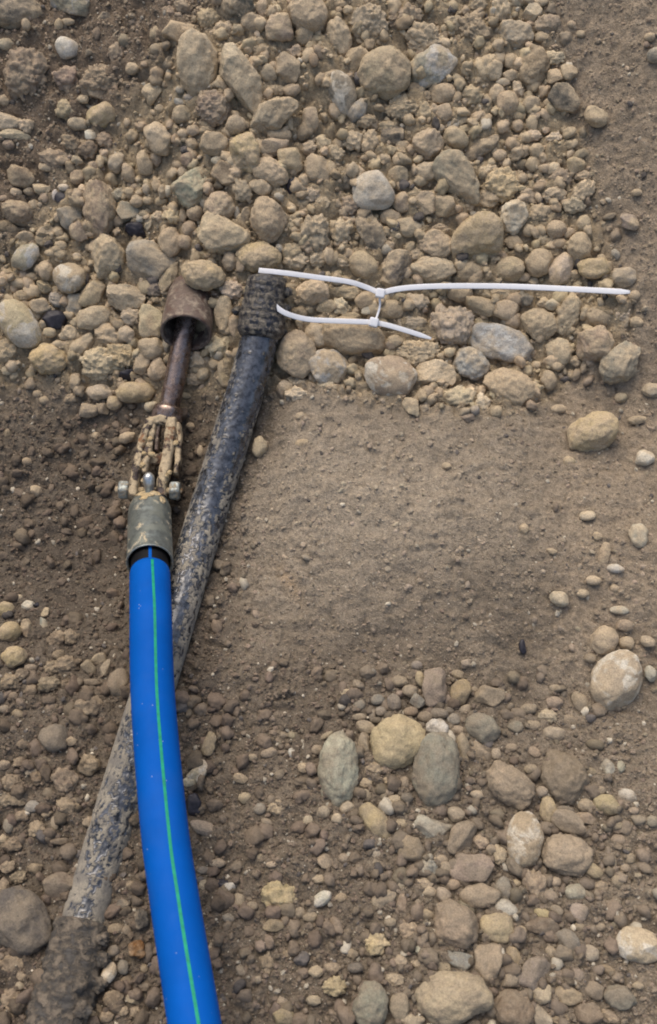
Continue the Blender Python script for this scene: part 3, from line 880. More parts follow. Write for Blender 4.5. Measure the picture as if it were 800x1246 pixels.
(400, 1060, """
270 132 66 41 -20 T r =pale lying pebble; in gravel left of the big smooth brown stone
360 165 54 31 85 t o; 420 195 21 20 0 T r; 622 262 126 106 50 t r =big smooth brown stone; left of the small round yellow brown stone near the bottom
735 115 102 60 -5 t r =lying brown oval stone; above the big smooth brown stone
560 115 43 35 60 T r; 205 648 105 90 90 n r =greenish grey round stone; at the bottom edge
345 650 74 48 85 t o; 610 615 190 124 -8 T r =very large pale oval boulder; at the bottom edge
620 430 88 42 15 u a =dark blue grey slate piece; above the very large pale oval boulder
545 465 54 40 20 t a; 390 287 54 50 0 t c; 240 350 66 58 0 y c; 445 450 42 37 0 t c; 350 440 34 29 0 t c; 320 530 52 35 0 t c
250 480 24 18 0 w r; 233 512 18 15 0 w r; 445 382 28 22 0 G r; 405 725 66 30 0 T r; 605 65 37 27 0 t r; 345 65 30 24 0 T r; 110 395 26 23 0 t r
60 130 36 26 0 b c; 480 210 36 28 0 t r; 470 60 44 34 0 t c; 130 470 40 26 0 d r; 300 250 30 22 0 t r; 490 100 36 26 0 t r
"""),
(600, 1040, """
20 357 86 76 0 y r =round yellow brown stone; right of the big smooth brown stone
710 442 114 82 5 T p =large cream stone with a white end; alone at the right edge near the bottom
-22 528 96 70 88 t o =upright rough tan stone; right above the very large pale oval boulder
95 510 62 42 90 t o; 90 602 54 44 -50 t r; 200 577 88 70 -60 p o =pinkish brown angular stone; in the cluster at lower right
97 748 106 88 0 b r =dark brown round boulder; at the bottom edge right of the very large pale boulder
230 677 54 46 0 T o =small pale blocky stone; above right of the dark brown round boulder
360 687 78 44 6 t r =grey tan lying stone; right of the small pale blocky stone
620 692 84 58 15 g o =grey blocky stone with shadow; near the bottom right corner
235 788 68 44 60 T a; 460 772 72 54 0 b o =brown blocky stone; at the bottom edge on the right
370 432 78 54 40 g a =flat grey slab; set in the soil left of the large cream stone
400 185 52 46 0 G r; 245 290 48 28 20 y r; 420 280 54 44 0 p o; 240 345 82 44 5 b a; 490 78 50 34 25 t r; 605 130 33 27 0 T r; 62 265 56 46 0 G r
210 145 74 66 80 b c; 475 480 42 38 0 T r; 165 443 23 16 0 T r; 115 138 23 19 0 T r; 50 165 56 44 80 g r; 410 590 46 38 40 p r; 490 660 52 44 0 b r
645 65 24 20 0 t r; 420 352 26 21 0 t r; 330 800 52 30 0 b c; 570 790 52 30 20 b c; 290 480 40 26 40 t r; 330 590 46 32 30 b r; 280 200 40 28 20 t r; 140 380 36 30 60 t c
300 130 34 24 0 t r; 520 160 44 30 -30 b c; 310 270 34 22 20 t r; 520 350 30 20 0 t r; 700 640 28 20 0 t r; 560 560 44 22 20 b c
"""),
]
RGB = {'t': (166, 149, 123), 'T': (184, 167, 139), 'y': (178, 160, 124), 'b': (137, 121, 101), 'g': (147, 140, 124), 'G': (192, 185, 163),
       'd': (110, 103, 92), 'n': (148, 145, 126), 'k': (40, 37, 39), 'p': (158, 141, 122), 'u': (150, 147, 135), 'w': (204, 196, 180), 'r': (138, 100, 66)}
CNAME = {'t': 'tan', 'T': 'pale tan', 'y': 'yellowish', 'b': 'brown', 'g': 'grey', 'G': 'pale grey', 'd': 'dark grey', 'n': 'grey green',
         'k': 'black', 'p': 'pinkish brown', 'u': 'blue grey', 'w': 'white', 'r': 'rusty orange'}

def parse():
    rows = []
    for x0, y0, txt in TILES:
        for line in txt.strip().split('\n'):
            head, _, mark = line.partition('=')
            ents = [e for e in head.split(';') if e.strip()]
            for k, e in enumerate(ents):
                t = e.split()
                if len(t) < 7:
                    raise ValueError(e)
                d = dict(px=x0 + float(t[0]) / 4, py=y0 + float(t[1]) / 4, a=float(t[2]) / 4, b=float(t[3]) / 4, ang=float(t[4]), col=t[5], kind=t[6],
                         lift=float(t[7]) / 1000 if len(t) > 7 else 0.0, name=None, label=None)
                if mark and k == len(ents) - 1:
                    nm, _, rest = mark.partition(';')
                    d['name'] = nm.strip()
                    d['label'] = nm.strip() + ' ' + rest.strip()
                rows.append(d)
    return rows

ROWS = parse()

# thin out accidental doubles traced from overlapping crops
keep = []
for d in sorted(ROWS, key=lambda d: (d['name'] is None, -d['a'] * d['b'])):
    if any((d['px'] - e['px']) ** 2 + (d['py'] - e['py']) ** 2 < (.45 * min(e['a'], d['a'] * 1.6)) ** 2 for e in keep) and d['name'] is None and d['kind'] != 'k':
        continue
    keep.append(d)
pebs = sorted((d['a'] * d['b'] for d in keep if d['kind'] != 'c' and d['col'] != 'k' and d['a'] * d['b'] < 108), reverse=True)
floor_ = pebs[299] if len(pebs) > 300 else 0          # the 300 pebbles that show largest; the loose gravel stands for the rest
ROWS = [d for d in keep if d['kind'] == 'c' or d['col'] == 'k' or d['a'] * d['b'] >= floor_ or d['name']]

for d in ROWS:
    area = d['a'] * d['b']
    if d['kind'] == 'c':
        d['obj'], d['noun'], d['group'] = 'soil_clod', 'soil clod', 'clods of dried soil'
    elif d['col'] == 'k':
        d['obj'], d['noun'], d['group'] = 'charcoal_lump', 'charred lump', 'charred black lumps'
    elif area >= 12 * 9:
        d['obj'], d['noun'], d['group'] = 'stone', 'stone', 'stones of the trench bank and floor'
    else:
        d['obj'], d['noun'], d['group'] = 'pebble', 'pebble', 'pebbles on the trench floor and bank'

# ---- labels: each single stone by its look and by a landmark next to it
MARKS = [(d['px'], d['py'], d['a'], d['b'], d['name'], d) for d in ROWS if d['name']]
MARKS += [(228, 388, 30, 30, 'rusty pipe bell', None), (216, 450, 14, 40, 'brown steel rod', None), (186, 550, 30, 45, 'mud caked clevis', None),
          (182, 640, 28, 34, 'grey steel sleeve', None), (325, 365, 34, 34, 'black pipe coupling', None), (463, 357, 8, 8, 'upper cable tie head', None),
          (455, 392, 8, 8, 'lower cable tie head', None), (80, 1170, 40, 50, 'buried muddy coupling', None), (766, 355, 8, 8, 'tip of the long cable tie', None),
          (524, 411, 8, 8, 'tip of the short cable tie', None)]

def where(dx, dy):
    a = math.degrees(math.atan2(dy, dx)) % 360          # image: y down
    return ['right of', 'lower right of', 'below', 'lower left of', 'left of', 'upper left of', 'above', 'upper right of'][int((a + 22.5) // 45) % 8]

def size_word(d):
    s = math.sqrt(d['a'] * d['b'])
    return 'large' if s > 24 else 'mid sized' if s > 15 else 'small' if s > 9 else 'tiny' if s > 6 else 'very tiny'

used = {d['label'].lower() for d in ROWS if d['label']}
SHAPE = {'r': 'rounded', 'o': 'blocky', 'a': 'angular', 'A': 'angular', 'c': 'crumbly', 'v': 'streaked', 'p': 'patchy'}
for d in ROWS:
    if d['label']:
        continue
    sh = SHAPE[d['kind']]
    if d['kind'] in 'ro' and d['a'] / d['b'] > 1.6:
        sh = 'elongated'
    look = f"{size_word(d)} {sh} {CNAME[d['col']]} {d['noun']}"
    if d['noun'] == 'charred lump':
        look = f"{size_word(d)} {sh} black charred lump"
    near = sorted(MARKS, key=lambda m: math.hypot(m[0] - d['px'], m[1] - d['py']) - .6 * (m[2] + m[3]) / 2)
    for n, m in enumerate(near[:9]):
        gap = math.hypot(m[0] - d['px'], m[1] - d['py']) - (m[2] + m[3]) / 2 - (d['a'] + d['b']) / 2
        rel = where(d['px'] - m[0], d['py'] - m[1])
        lab = f"{look} {'touching and ' if gap < 1 and n == 0 else 'just ' if gap < 14 else ''}{rel} the {m[4]}"
        if len(lab.split()) <= 16 and lab.lower() not in used:
            break
    d['label'] = lab
    used.add(lab.lower())

# ---- meshes
NSEED = [100]
def stone_mesh(a, b, c, kind, seed):
    size = math.sqrt(a * b)
    lvl = 4 if size > .0165 else 3 if size > .0066 else 2
    v0, f = ICO[lvl]
    v = v0.copy()
    rng = np.random.default_rng(seed)
    off = rng.uniform(-50, 50, 3)
    if kind in 'oav A':
        k = {'o': .74, 'a': .70, 'A': .66, 'v': .86}.get(kind, .8)
        R = Matrix.Rotation(rng.uniform(-.35, .35), 3, 'Z')
        w = v @ np.array(R)
        w = np.sign(w) * np.abs(w) ** k
        w /= (np.abs(w) ** 4).sum(1)[:, None] ** .25
        v = (w * .55 + v * .45) @ np.array(R).T
    r = np.ones(len(v))
    if kind == 'c':
        r += .20 * noise(v + off, 1.5, 1) + .13 * (np.abs(noise(v + off, 2.4, 2)) * 2 - .8) + .06 * (np.abs(noise(v + off, 5.5, 3)) * 2 - .7)
    else:
        amp = {'r': .13, 'o': .15, 'a': .17, 'A': .10, 'v': .13, 'p': .11}[kind]
        r += amp * noise(v + off, 1.15, 1) + amp * .42 * noise(v + off, 2.6, 2)
    v = v * r[:, None]
    if kind in 'aAo' or (kind == 'v'):
        n_pl = {'a': 11, 'A': 12, 'o': 7, 'v': 5}[kind]
        for _ in range(n_pl):
            nv = rng.normal(size=3)
            nv /= np.linalg.norm(nv)
            d0 = rng.uniform(.60, .82) if kind in 'aA' else rng.uniform(.70, .92)
            ex = np.clip(v @ nv - d0, 0, None)
            v = v - (ex * (.93 if kind in 'aA' else .8))[:, None] * nv
    elif kind in 'rp':
        for _ in range(3):                       # a few worn flats
            nv = rng.normal(size=3)
            nv /= np.linalg.norm(nv)
            ex = np.clip(v @ nv - rng.uniform(.72, .95), 0, None)
            v = v - (ex * .7)[:, None] * nv
    lo, hi = v.min(0), v.max(0)
    v = (v - (lo + hi) / 2) / ((hi - lo) / 2)
    v = v * np.array([a, b, c])
    nrm = v / np.array([a, b, c]) ** 2
    nrm /= np.linalg.norm(nrm, axis=1)[:, None]
    if lvl >= 3:
        s = min(1, size / .014)
        if kind == 'c':
            h = .0016 * s * noise(v + off, 170, 4) + .0016 * s * (2 * np.abs(noise(v + off, 300, 5)) - 1)
        else:
            g = {'r': 1.0, 'p': .5, 'v': .8, 'o': 1.25, 'a': 1.1, 'A': .9}[kind]
            h = g * s * (.0009 * noise(v + off, 95, 4) + .0009 * noise(v + off, 230, 5) + (.0006 * noise(v + off, 430, 8) if lvl == 4 else 0) - .0007 * np.clip(noise(v + off, 150, 6) - .35, 0, 1) * 2)
        v = v + nrm * h[:, None]
    return v, f

def stone_mat(d):
    k, c = d['kind'], d['col']
    if c == 'k':
        return MAT_COAL
    if k == 'c':
        return MAT_CLOD
    if k == 'p':
        return MAT_PATCH
    if k == 'v':
        return MAT_VEIN
    if d['py'] > 800 and d['name'] != 'big yellow round stone':
        return MAT_FLOOR
    if c in 'gGnuw' or d['py'] > 800:
        return MAT_CLEAN if c == 'y' else MAT_SMOOTH
    return MAT_STONE

CLEAR = []                                            # (px, py, half size) of things the loose gravel keeps away from
for i, d in enumerate(ROWS):
    P = ground_at(d['px'], d['py'])
    z = depth_of(P)
    a, b = d['a'] * z / F, d['b'] * z / F
    flat_ = {'r': .80, 'p': .80, 'o': .78, 'v': .75, 'a': .70, 'A': .55, 'c': .62}[d['kind']]
    c = b * flat_ * float(RNG.uniform(.9, 1.1))
    if d['a'] > 24:
        c = min(c, .024)
    sink = {'r': .52, 'p': .52, 'o': .50, 'v': .45, 'a': .50, 'A': .60, 'c': .48}[d['kind']]
    if d['py'] > 800:
        sink *= .6
    if d['col'] == 'k':
        sink = .2
    if d['px'] > 640 and d['py'] > 560:
        sink = .22
    if d['name'] and 'half' in d['name'] or d['col'] == 'b' and d['kind'] == 'r':
        sink = .12
    if d['a'] < 9:
        P = P + np.array([0, 0, float(relief(P)[0])])
    ry = ray(d['px'], d['py'])
    dirv = ry / np.linalg.norm(ry)
    ctr = P - dirv * (c * sink + d['lift'])
    zc = depth_of(ctr)
    a, b = a * zc / z, b * zc / z
    rt = np.cross(dirv, CU)
    rt /= np.linalg.norm(rt)
    up = np.cross(rt, dirv)
    th = math.radians(d['ang'])
    ax1 = math.cos(th) * rt - math.sin(th) * up
    ax3 = -dirv
    ax2 = np.cross(ax3, ax1)
    mw = Matrix(((ax1[0], ax2[0], ax3[0], ctr[0]), (ax1[1], ax2[1], ax3[1], ctr[1]), (ax1[2], ax2[2], ax3[2], ctr[2]), (0, 0, 0, 1)))
    v, f = stone_mesh(a, b, c, d['kind'], 1000 + i)
    me = make_mesh(d['obj'], v, f, stone_mat(d), True)
    o = link(d['obj'], me, label=d['label'], category='clod' if d['obj'] == 'soil_clod' else 'pebble' if d['obj'] == 'pebble' else 'stone', group=d['group'])
    o.matrix_world = mw
    base = np.array(lin(*RGB[d['col']])[:3])
    j = RNG.normal(0, 1, 3)
    base = base * (1 + .10 * j[0]) * np.array([1 + .02 * j[1], 1, 1 + .04 * j[2]])
    if d['py'] > 780 and not (d['px'] > 700 and d['name']) and d['name'] != 'big yellow round stone':
        base *= .80                                    # the floor stones are duller than the dry bank
    elif d['py'] > 640:
        base *= .86
    if d['px'] < 330 and d['py'] > 700 and d['kind'] == 'c':
        base *= .80                                    # damp soil of the hollow
    if d['kind'] == 'c' and d['py'] < 510:
        base *= 1.10
    o.color = (*np.clip(base, 0, 1), 1)
    CLEAR.append((d['px'], d['py'], d['a'], d['b'], th))
# ------------------------------------------------------------------ loose gravel and crumbs (nobody could count them)
def lumps(name, px, py, r, tint, lvl, flatness, smooth, seed, crumbly=False):
    """many little irregular lumps joined in one mesh"""
    rng = np.random.default_rng(seed)
    P = ground_at(px, py)
    n = len(px)
    v0, f0 = OCTA if lvl < 0 else ICO[lvl]
    m = len(v0)
    R = rng.normal(size=(n, 4))
    R /= np.linalg.norm(R, axis=1)[:, None]
    w, x, y, z = R.T
    rot = np.stack([1 - 2 * (y * y + z * z), 2 * (x * y - z * w), 2 * (x * z + y * w), 2 * (x * y + z * w), 1 - 2 * (x * x + z * z), 2 * (y * z - x * w),
                    2 * (x * z - y * w), 2 * (y * z + x * w), 1 - 2 * (x * x + y * y)], 1).reshape(n, 3, 3)
    sc = np.stack([np.ones(n), rng.uniform(.6, 1, n), rng.uniform(.5, .85, n)], 1)
    rad = 1 + rng.uniform(-.22, .22, (n, m)) if lvl < 1 else 1 + .34 * noise(v0[None] * 1.9 + rng.uniform(-90, 90, (n, 1, 3)), 1, 3)
    if crumbly:
        q0 = v0[None] + rng.uniform(-90, 90, (n, 1, 3))
        rad = 1 + .25 * noise(q0, 1.4, 3) + .16 * (2 * np.abs(noise(q0, 2.4, 4)) - .8)
    v = v0[None] * rad[..., None] * sc[:, None]
    v = np.einsum('nij,nmj->nmi', rot, v) * r[:, None, None]
    gz = macro(P[:, 0], P[:, 1]) + relief(P)[0]
    off = P.copy()
    off[:, 2] = gz + r * flatness
    v = v + off[:, None]
    f = (f0[None] + (np.arange(n) * m)[:, None, None]).reshape(-1, 3)
    t = np.repeat(tint, m, axis=0)
    me = make_mesh(name, v.reshape(-1, 3), f, MAT_GRAIN, smooth, {'tint': t})
    return link(name, me, kind='stuff')

def scatter(n, dens, seed):
    """n tries over the picture and a margin round it, kept with probability dens(px, py)"""
    rng = np.random.default_rng(seed)
    px, py = rng.uniform(-60, 860, n), rng.uniform(-50, 1300, n)
    k = rng.uniform(0, 1, n) < dens(px, py)
    return px[k], py[k], rng

def tints(px, py, rng, pale=.08):
    bank, smooth, damp, pebbly, tl = regions(px, py)
    n = len(px)
    tan_, wet, dry = np.array(lin(166, 149, 122)[:3]), np.array(lin(98, 86, 73)[:3]), np.array(lin(128, 115, 98)[:3])
    hump = (np.exp(-((px - 450) / 190) ** 2 - ((py - 605) / 105) ** 2) * smooth)[:, None]
    col = dry * (1 - hump) + np.array(lin(158, 145, 125)[:3]) * hump
    col = col + (tan_ - col) * bank[:, None]
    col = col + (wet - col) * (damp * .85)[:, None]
    rr = (sstep(630, 710, px) * sstep(1000, 700, py) * (1 - bank) * .5)[:, None]
    col = col * (1 - rr) + np.array(lin(150, 135, 114)[:3]) * rr
    col = col * (1 - .25 * pebbly * (1 - damp))[:, None]
    col *= (1 + .14 * rng.normal(size=(n, 1))) * (1 + .014 * rng.normal(size=(n, 3)))
    pick = rng.uniform(size=n)
    col[pick < pale] = np.array(lin(178, 168, 148)[:3]) * rng.uniform(.6, 1.1, ((pick < pale).sum(), 1))
    dk = (pick > .975)
    col[dk] = np.array(lin(98, 92, 86)[:3]) * rng.uniform(.6, 1.2, (dk.sum(), 1))
    return np.clip(col, .01, .9)

def on_stone(px, py, grow):
    hit = np.zeros(len(px), bool)
    for x, y, a, b, th in CLEAR:
        if a < 8:
            continue
        c, s = math.cos(th), math.sin(th)
        u, w = (px - x) * c + (py - y) * s, -(px - x) * s + (py - y) * c
        hit |= (u / (a * grow)) ** 2 + (w / (b * grow)) ** 2 < 1
    return hit

def d_gravel(px, py):
    bank, smooth, damp, pebbly, tl = regions(px, py)
    return np.clip(.28 * bank + .75 * pebbly * (1 - bank) * (1 - smooth) + .09 * damp + .03 * (1 - smooth) + .008, 0, 1) * (1 - .8 * tl)

def d_crumb(px, py):
    bank, smooth, damp, pebbly, tl = regions(px, py)
    return np.clip(.10 * bank + .70 * damp + .7 * (1 - smooth) * (1 - bank) + .6 * pebbly + .42, 0, 1)

def d_grain(px, py):
    bank, smooth, damp, pebbly, tl = regions(px, py)
    return np.clip(.10 * bank + .9 * damp + .8 * (1 - smooth) * (1 - bank) + .85 * (1 - bank), 0, 1)

def d_clods(px, py):
    bank, smooth, damp, pebbly, tl = regions(px, py)
    return np.clip(.95 * bank + .50 * damp + .22 * pebbly, 0, 1) * (1 - .85 * tl)
px, py, rng = scatter(4200, d_clods, 15)
ok = ~on_stone(px, py, .62)
px, py = px[ok], py[ok]
lumps('crumbly_soil', px, py, rng.uniform(.0046, .0098, len(px)), tints(px, py, rng, .02), 2, .10, True, 25, True)
px, py, rng = scatter(9000, d_gravel, 11)
ok = ~on_stone(px, py, .8)
px, py = px[ok], py[ok]
r = np.clip(rng.lognormal(math.log(.0042), .36, len(px)), .0020, .0085)
r *= 1 - .3 * regions(px, py)[2]
lumps('gravel', px, py, r, tints(px, py, rng), 1, .25 - .30 * np.maximum(regions(px, py)[2], regions(px, py)[3]), True, 21)
px, py, rng = scatter(29000, d_crumb, 12)
ok = ~on_stone(px, py, .85)
px, py = px[ok], py[ok]
r = np.clip(rng.lognormal(math.log(.0020), .36, len(px)), .0010, .0042)
lumps('soil_crumbs', px, py, r, tints(px, py, rng, .05), 0, .15 - .25 * regions(px, py)[1], False, 22)
px, py, rng = scatter(74000, d_grain, 13)
r = np.clip(rng.lognormal(math.log(.0010), .28, len(px)), .0006, .0018)
lumps('sand_grains', px, py, r, tints(px, py, rng, .06), -1, .25 - .35 * regions(px, py)[1], False, 23)

# ------------------------------------------------------------------ old black pipe with its couplings
def lifted(px, py, h):
    """point on the sight line through (px, py), h above the ground there"""
    return ground_at(np.array(px, float), np.array(py, float), h)

old = empty('black_water_pipe', lifted(245, 650, 0), 'old black water pipe smeared with dried mud running under the blue pipe', 'pipe')
kp = np.array([lifted(*q) for q in [(325, 336, .030), (316, 412, .030), (279, 540, .026), (243, 655, .022), (196, 810, .012), (168, 900, .000), (138, 1000, -.005), (106, 1108, -.007), (84, 1195, -.004), (66, 1270, -.005)]])
path = spline(kp, 520)
pxs, pys = pix(path)
i0 = int(np.argmin(np.abs(pys - 398)))
i1 = int(np.argmin(np.abs(pys - 1135)))
seg = path[i0:i1]
_, sy = pix(seg)
Rp = .0193

def old_pipe(m=110):
    grow = {}
    def disp(TH, SS, v):
        q = np.stack([np.cos(TH) * .02, np.sin(TH) * .02, SS], -1)
        side = .5 - .5 * np.cos(TH)                       # 0 on the crest, 1 below
        flank = sstep(.10, .40, side)
        along = np.interp(SS, np.linspace(0, SS.max(), len(sy)), np.linspace(0, 1, len(sy)))
        lev = np.interp(along, [0, .10, .22, .34, .5, .65, 1], [.12, .20, .33, .48, .56, .62, .68])
        nz = .5 + .70 * (.22 * noise(q, 60, 41) + .42 * noise(q * np.array([1, 1, .45]), 330, 42) + .55 * noise(q, 520, 43))
        # wiped bare strip along the crest, a little left of centre in the lower half
        bare = np.exp(-((TH + .15 - 2 * math.pi * (TH > math.pi)) / .30) ** 2)
        k = np.clip(.5 + 1.5 * (nz - (1 - lev) + .20 * flank - .30 * bare), 0, 1)
        k = sstep(.15, .85, k)
        grow['k'] = k
        return .0012 * k + .0001 * noise(q, 500, 44)
    v, f, TH, SS = revolve(seg, Rp, m, None, disp)
    k = np.concatenate([grow['k'].ravel(), [0, 0]])
    return make_mesh('pipe_body', v, f, MAT_OLD, True, {'mud': k})
link('pipe_body', old_pipe(), old)

def coupling(P, prof, seed, amp, m=72):
    """lumpy socket: prof = (fraction, radius) pairs along P"""
    t = np.linspace(0, 1, len(P))
    R = np.interp(t, [p[0] for p in prof], [p[1] for p in prof])
    def disp(TH, SS, v):
        q = np.stack([np.cos(TH) * .025, np.sin(TH) * .025, SS], -1)
        return amp * (.6 * noise(q, 55, seed) + .5 * noise(q, 130, seed + 1) + .5 * noise(q, 300, seed + 2)) + .0004 * np.sin(SS * 900)
    v, f, _, _ = revolve(P, R, m, None, disp)
    return v, f
up = poly_line(path[0], path[i0 + 8], 70)
v, f = coupling(up, [(0, .013), (.03, .0185), (.08, .0210), (.45, .0222), (.50, .0232), (.60, .0232), (.64, .0246), (.9, .0254), (.95, .0236), (1, .0200)], 51, .0007)
cp = link('coupling', make_mesh('coupling', v, f, MAT_COUPLE), old)
# clods of mud caught on the coupling's flange
def clump(pts, rr, seed, mat, name, parent, lvl=3, squash=.8):
    parts = []
    for k, (p, r) in enumerate(zip(pts, rr)):
        v, f = stone_mesh(r, r * .85, r * squash, 'c', seed + k)
        parts.append((v + p, f))
    v, f = merge(parts)
    return link(name, make_mesh(name, v, f, mat), parent)
pts = [lifted(289, 378, .018), lifted(296, 395, .016), lifted(341, 392, .030), lifted(347, 378, .024), lifted(349, 356, .026), lifted(300, 392, .034), lifted(331, 398, .034), lifted(343, 342, .024), lifted(327, 340, .034), lifted(344, 404, .014)]
clump(pts, [.0065, .006, .006, .008, .007, .0035, .004, .006, .004, .006], 70, MAT_COUPLE, 'mud_crust', cp)
lowp = path[i1 - 6:]
v, f = coupling(spline(lowp, 120), [(0, .020), (.02, .0250), (.06, .0272), (.10, .0262), (.50, .0275), (.55, .0262), (.60, .0285), (1, .029)], 61, .0024)
lc = link('coupling', make_mesh('coupling', v, f, MAT_SINK), old)
lc['label'] = 'buried muddy lower coupling'
pts = [lifted(122, 1142, .008), lifted(124, 1168, .006), lifted(76, 1132, .008), lifted(118, 1198, .004), lifted(98, 1200, .022), lifted(74, 1212, .020), lifted(100, 1228, .014)]
clump(pts, [.009, .009, .009, .010, .007, .007, .010], 90, MAT_SINK, 'mud_crust', lc)

# ------------------------------------------------------------------ pulling gear on the blue pipe
# sleeve axis
sl_top, sl_end = at_depth(182.5, 612, lifted(182, 612, 0.030)[2] * 0 + depth_of(lifted(182, 612, .030))), None
Z0 = depth_of(sl_top)
sl_end = at_depth(182.5, 684, Z0 - .080)
ax = (sl_end - sl_top) / np.linalg.norm(sl_end - sl_top)
L = np.linalg.norm(sl_end - sl_top)
head = empty('pulling_sleeve', sl_top, 'grey galvanised steel pulling sleeve capping the end of the blue pipe', 'pipe fitting')
RS = 28.2 * depth_of(sl_end) / F
n = 40
tt = np.linspace(0, 1, n)
P = sl_top + ax * (tt * L)[:, None]
R = np.interp(tt, [0, .03, .08, .16, 1], [RS * .55, RS * .78, RS * .91, RS * .975, RS])
vo, fo, _, _ = revolve(P, R, 64, None, lambda TH, SS, v: .0003 * noise(v, 120, 7), caps=False)
cap_v = np.vstack([vo[:64], P[0]])
kk = np.arange(64)
inner = P[::-1]
vi, fi, _, _ = revolve(inner, np.minimum(R[::-1] - .0022, RS - .0022), 64, None, None, caps=False)
# lip joins outer and inner wall at the open end
T_, N_, B_ = frames(P, -CF)
lipR = [RS, RS + .0004, RS - .0010, RS - .0022]
lipZ = [0, .0010, .0016, 0]
th = np.linspace(0, 2 * math.pi, 64, endpoint=False)
dd = N_[-1] * np.cos(th)[:, None] + B_[-1] * np.sin(th)[:, None]
vl = np.concatenate([P[-1] + dd * r_ + ax * z_ for r_, z_ in zip(lipR, lipZ)])
link('sleeve_wall', make_mesh('sleeve_wall', *merge([(vo, fo), (cap_v, np.stack([np.full(64, 64), kk, (kk + 1) % 64], 1)), (vi, fi)]), MAT_GALV), head)
link('rim', make_mesh('rim', vl, grid_faces(4, 64), MAT_ZINC), head)
# eye pin standing out of the closed end
ep = poly_line(at_depth(181, 575, Z0 - .016), sl_top + ax * .006, 24)
er = np.interp(np.linspace(0, 1, 24), [0, .06, .16, .3, .45, .6, 1], [.0020, .0050, .0064, .0062, .0050, .0046, .0050])
link('eye_pin', make_mesh('eye_pin', *revolve(ep, er, 28)[:2], MAT_PIN), head)
pts = [at_depth(172, 612, Z0 - .020), at_depth(184, 617, Z0 - .028), at_depth(192, 611, Z0 - .022), at_depth(178, 622, Z0 - .030)]
# mud smears on the shoulder of the sleeve
sm = []
for (th0, s0, w0, l0) in [(-.55, .012, .0060, .0042), (-.15, .016, .0075, .0038), (.18, .010, .006, .0035), (.02, .021, .005, .003), (-.9, .020, .004, .006)]:
    rr = np.interp(s0 / L, tt, R)
    d0 = N_[0] * math.cos(th0) + B_[0] * math.sin(th0)
    e0 = -N_[0] * math.sin(th0) + B_[0] * math.cos(th0)
    v, f = stone_mesh(w0, l0, .0011, 'c', int(s0 * 1e4) + 5)
    v = v[:, :1] * e0 + v[:, 1:2] * ax + v[:, 2:] * d0
    sm.append((v + sl_top + ax * s0 + d0 * (rr + .0001), f))
link('mud_smear', make_mesh('mud_smear', *merge(sm), MAT_MUD), head)

# blue pipe: from inside the sleeve up and out towards the viewer's side
z_s = depth_of(sl_end)
ctrl = [sl_end - ax * .030, sl_end - ax * .004, at_depth(183.5, 740, z_s - .048), at_depth(186.5, 850, z_s - .103), at_depth(199.5, 1000, z_s - .168), at_depth(213.5, 1100, z_s - .210), at_depth(237, 1246, z_s - .270)]
e = ctrl[-1] - ctrl[-2]
e /= np.linalg.norm(e)
q1 = ctrl[-1] + e * .12
ctrl += [q1, q1 + np.array([.05, -.16, .010]), q1 + np.array([.12, -.40, -.12]), q1 + np.array([.20, -.75, -.36])]
bp = spline(ctrl, 420)
RB = .0198
bx_, by_ = pix(bp)
blue = empty('blue_water_pipe', bp[200], 'bright blue plastic water pipe with a green stripe rising towards the viewer', 'pipe')
j0 = int(np.argmin(np.abs(np.linalg.norm(bp - sl_end, axis=1)))) + 4
tip = bp[j0:]
tr = np.full(len(tip), RB)
tr[0], tr[1] = RB - .0006, RB - .0001
v, f, _, _ = revolve(tip, tr, 72)
link('blue_jacket', make_mesh('blue_jacket', v, f, MAT_BLUE), blue)
v, f, _, _ = revolve(bp[:j0 + 6], RB - .0013, 64)
core = link('inner_pipe', make_mesh('inner_pipe', v, f, MAT_BLACKPE), blue)

def stripe(P, R, th0, th1, wid, lift):
    T, N, B = frames(P, -CF)
    n = len(P)
    thc = np.linspace(th0, th1, n)
    out = []
    for k in (-1, -.5, 0, .5, 1):
        a = thc + k * wid / R / 2
        out.append(P + (N * np.cos(a)[:, None] + B * np.sin(a)[:, None]) * (R + lift))
    v = np.stack(out, 1).reshape(-1, 3)
    return v, grid_faces(n, 5, False)
T_b, N_b, B_b = frames(tip, -CF)
sgn = 1 if (B_b[5] @ CR) > 0 else -1
v, f = stripe(tip[1:], RB, sgn * .39, sgn * .42, .0027, .00025)
link('green_stripe', make_mesh('green_stripe', v, f, MAT_GREEN), blue)
v, f = stripe(bp[:j0 + 1], RB - .0013, sgn * .29, sgn * .29, .0030, .0003)
link('blue_stripe', make_mesh('blue_stripe', v, f, MAT_BLUE), core)

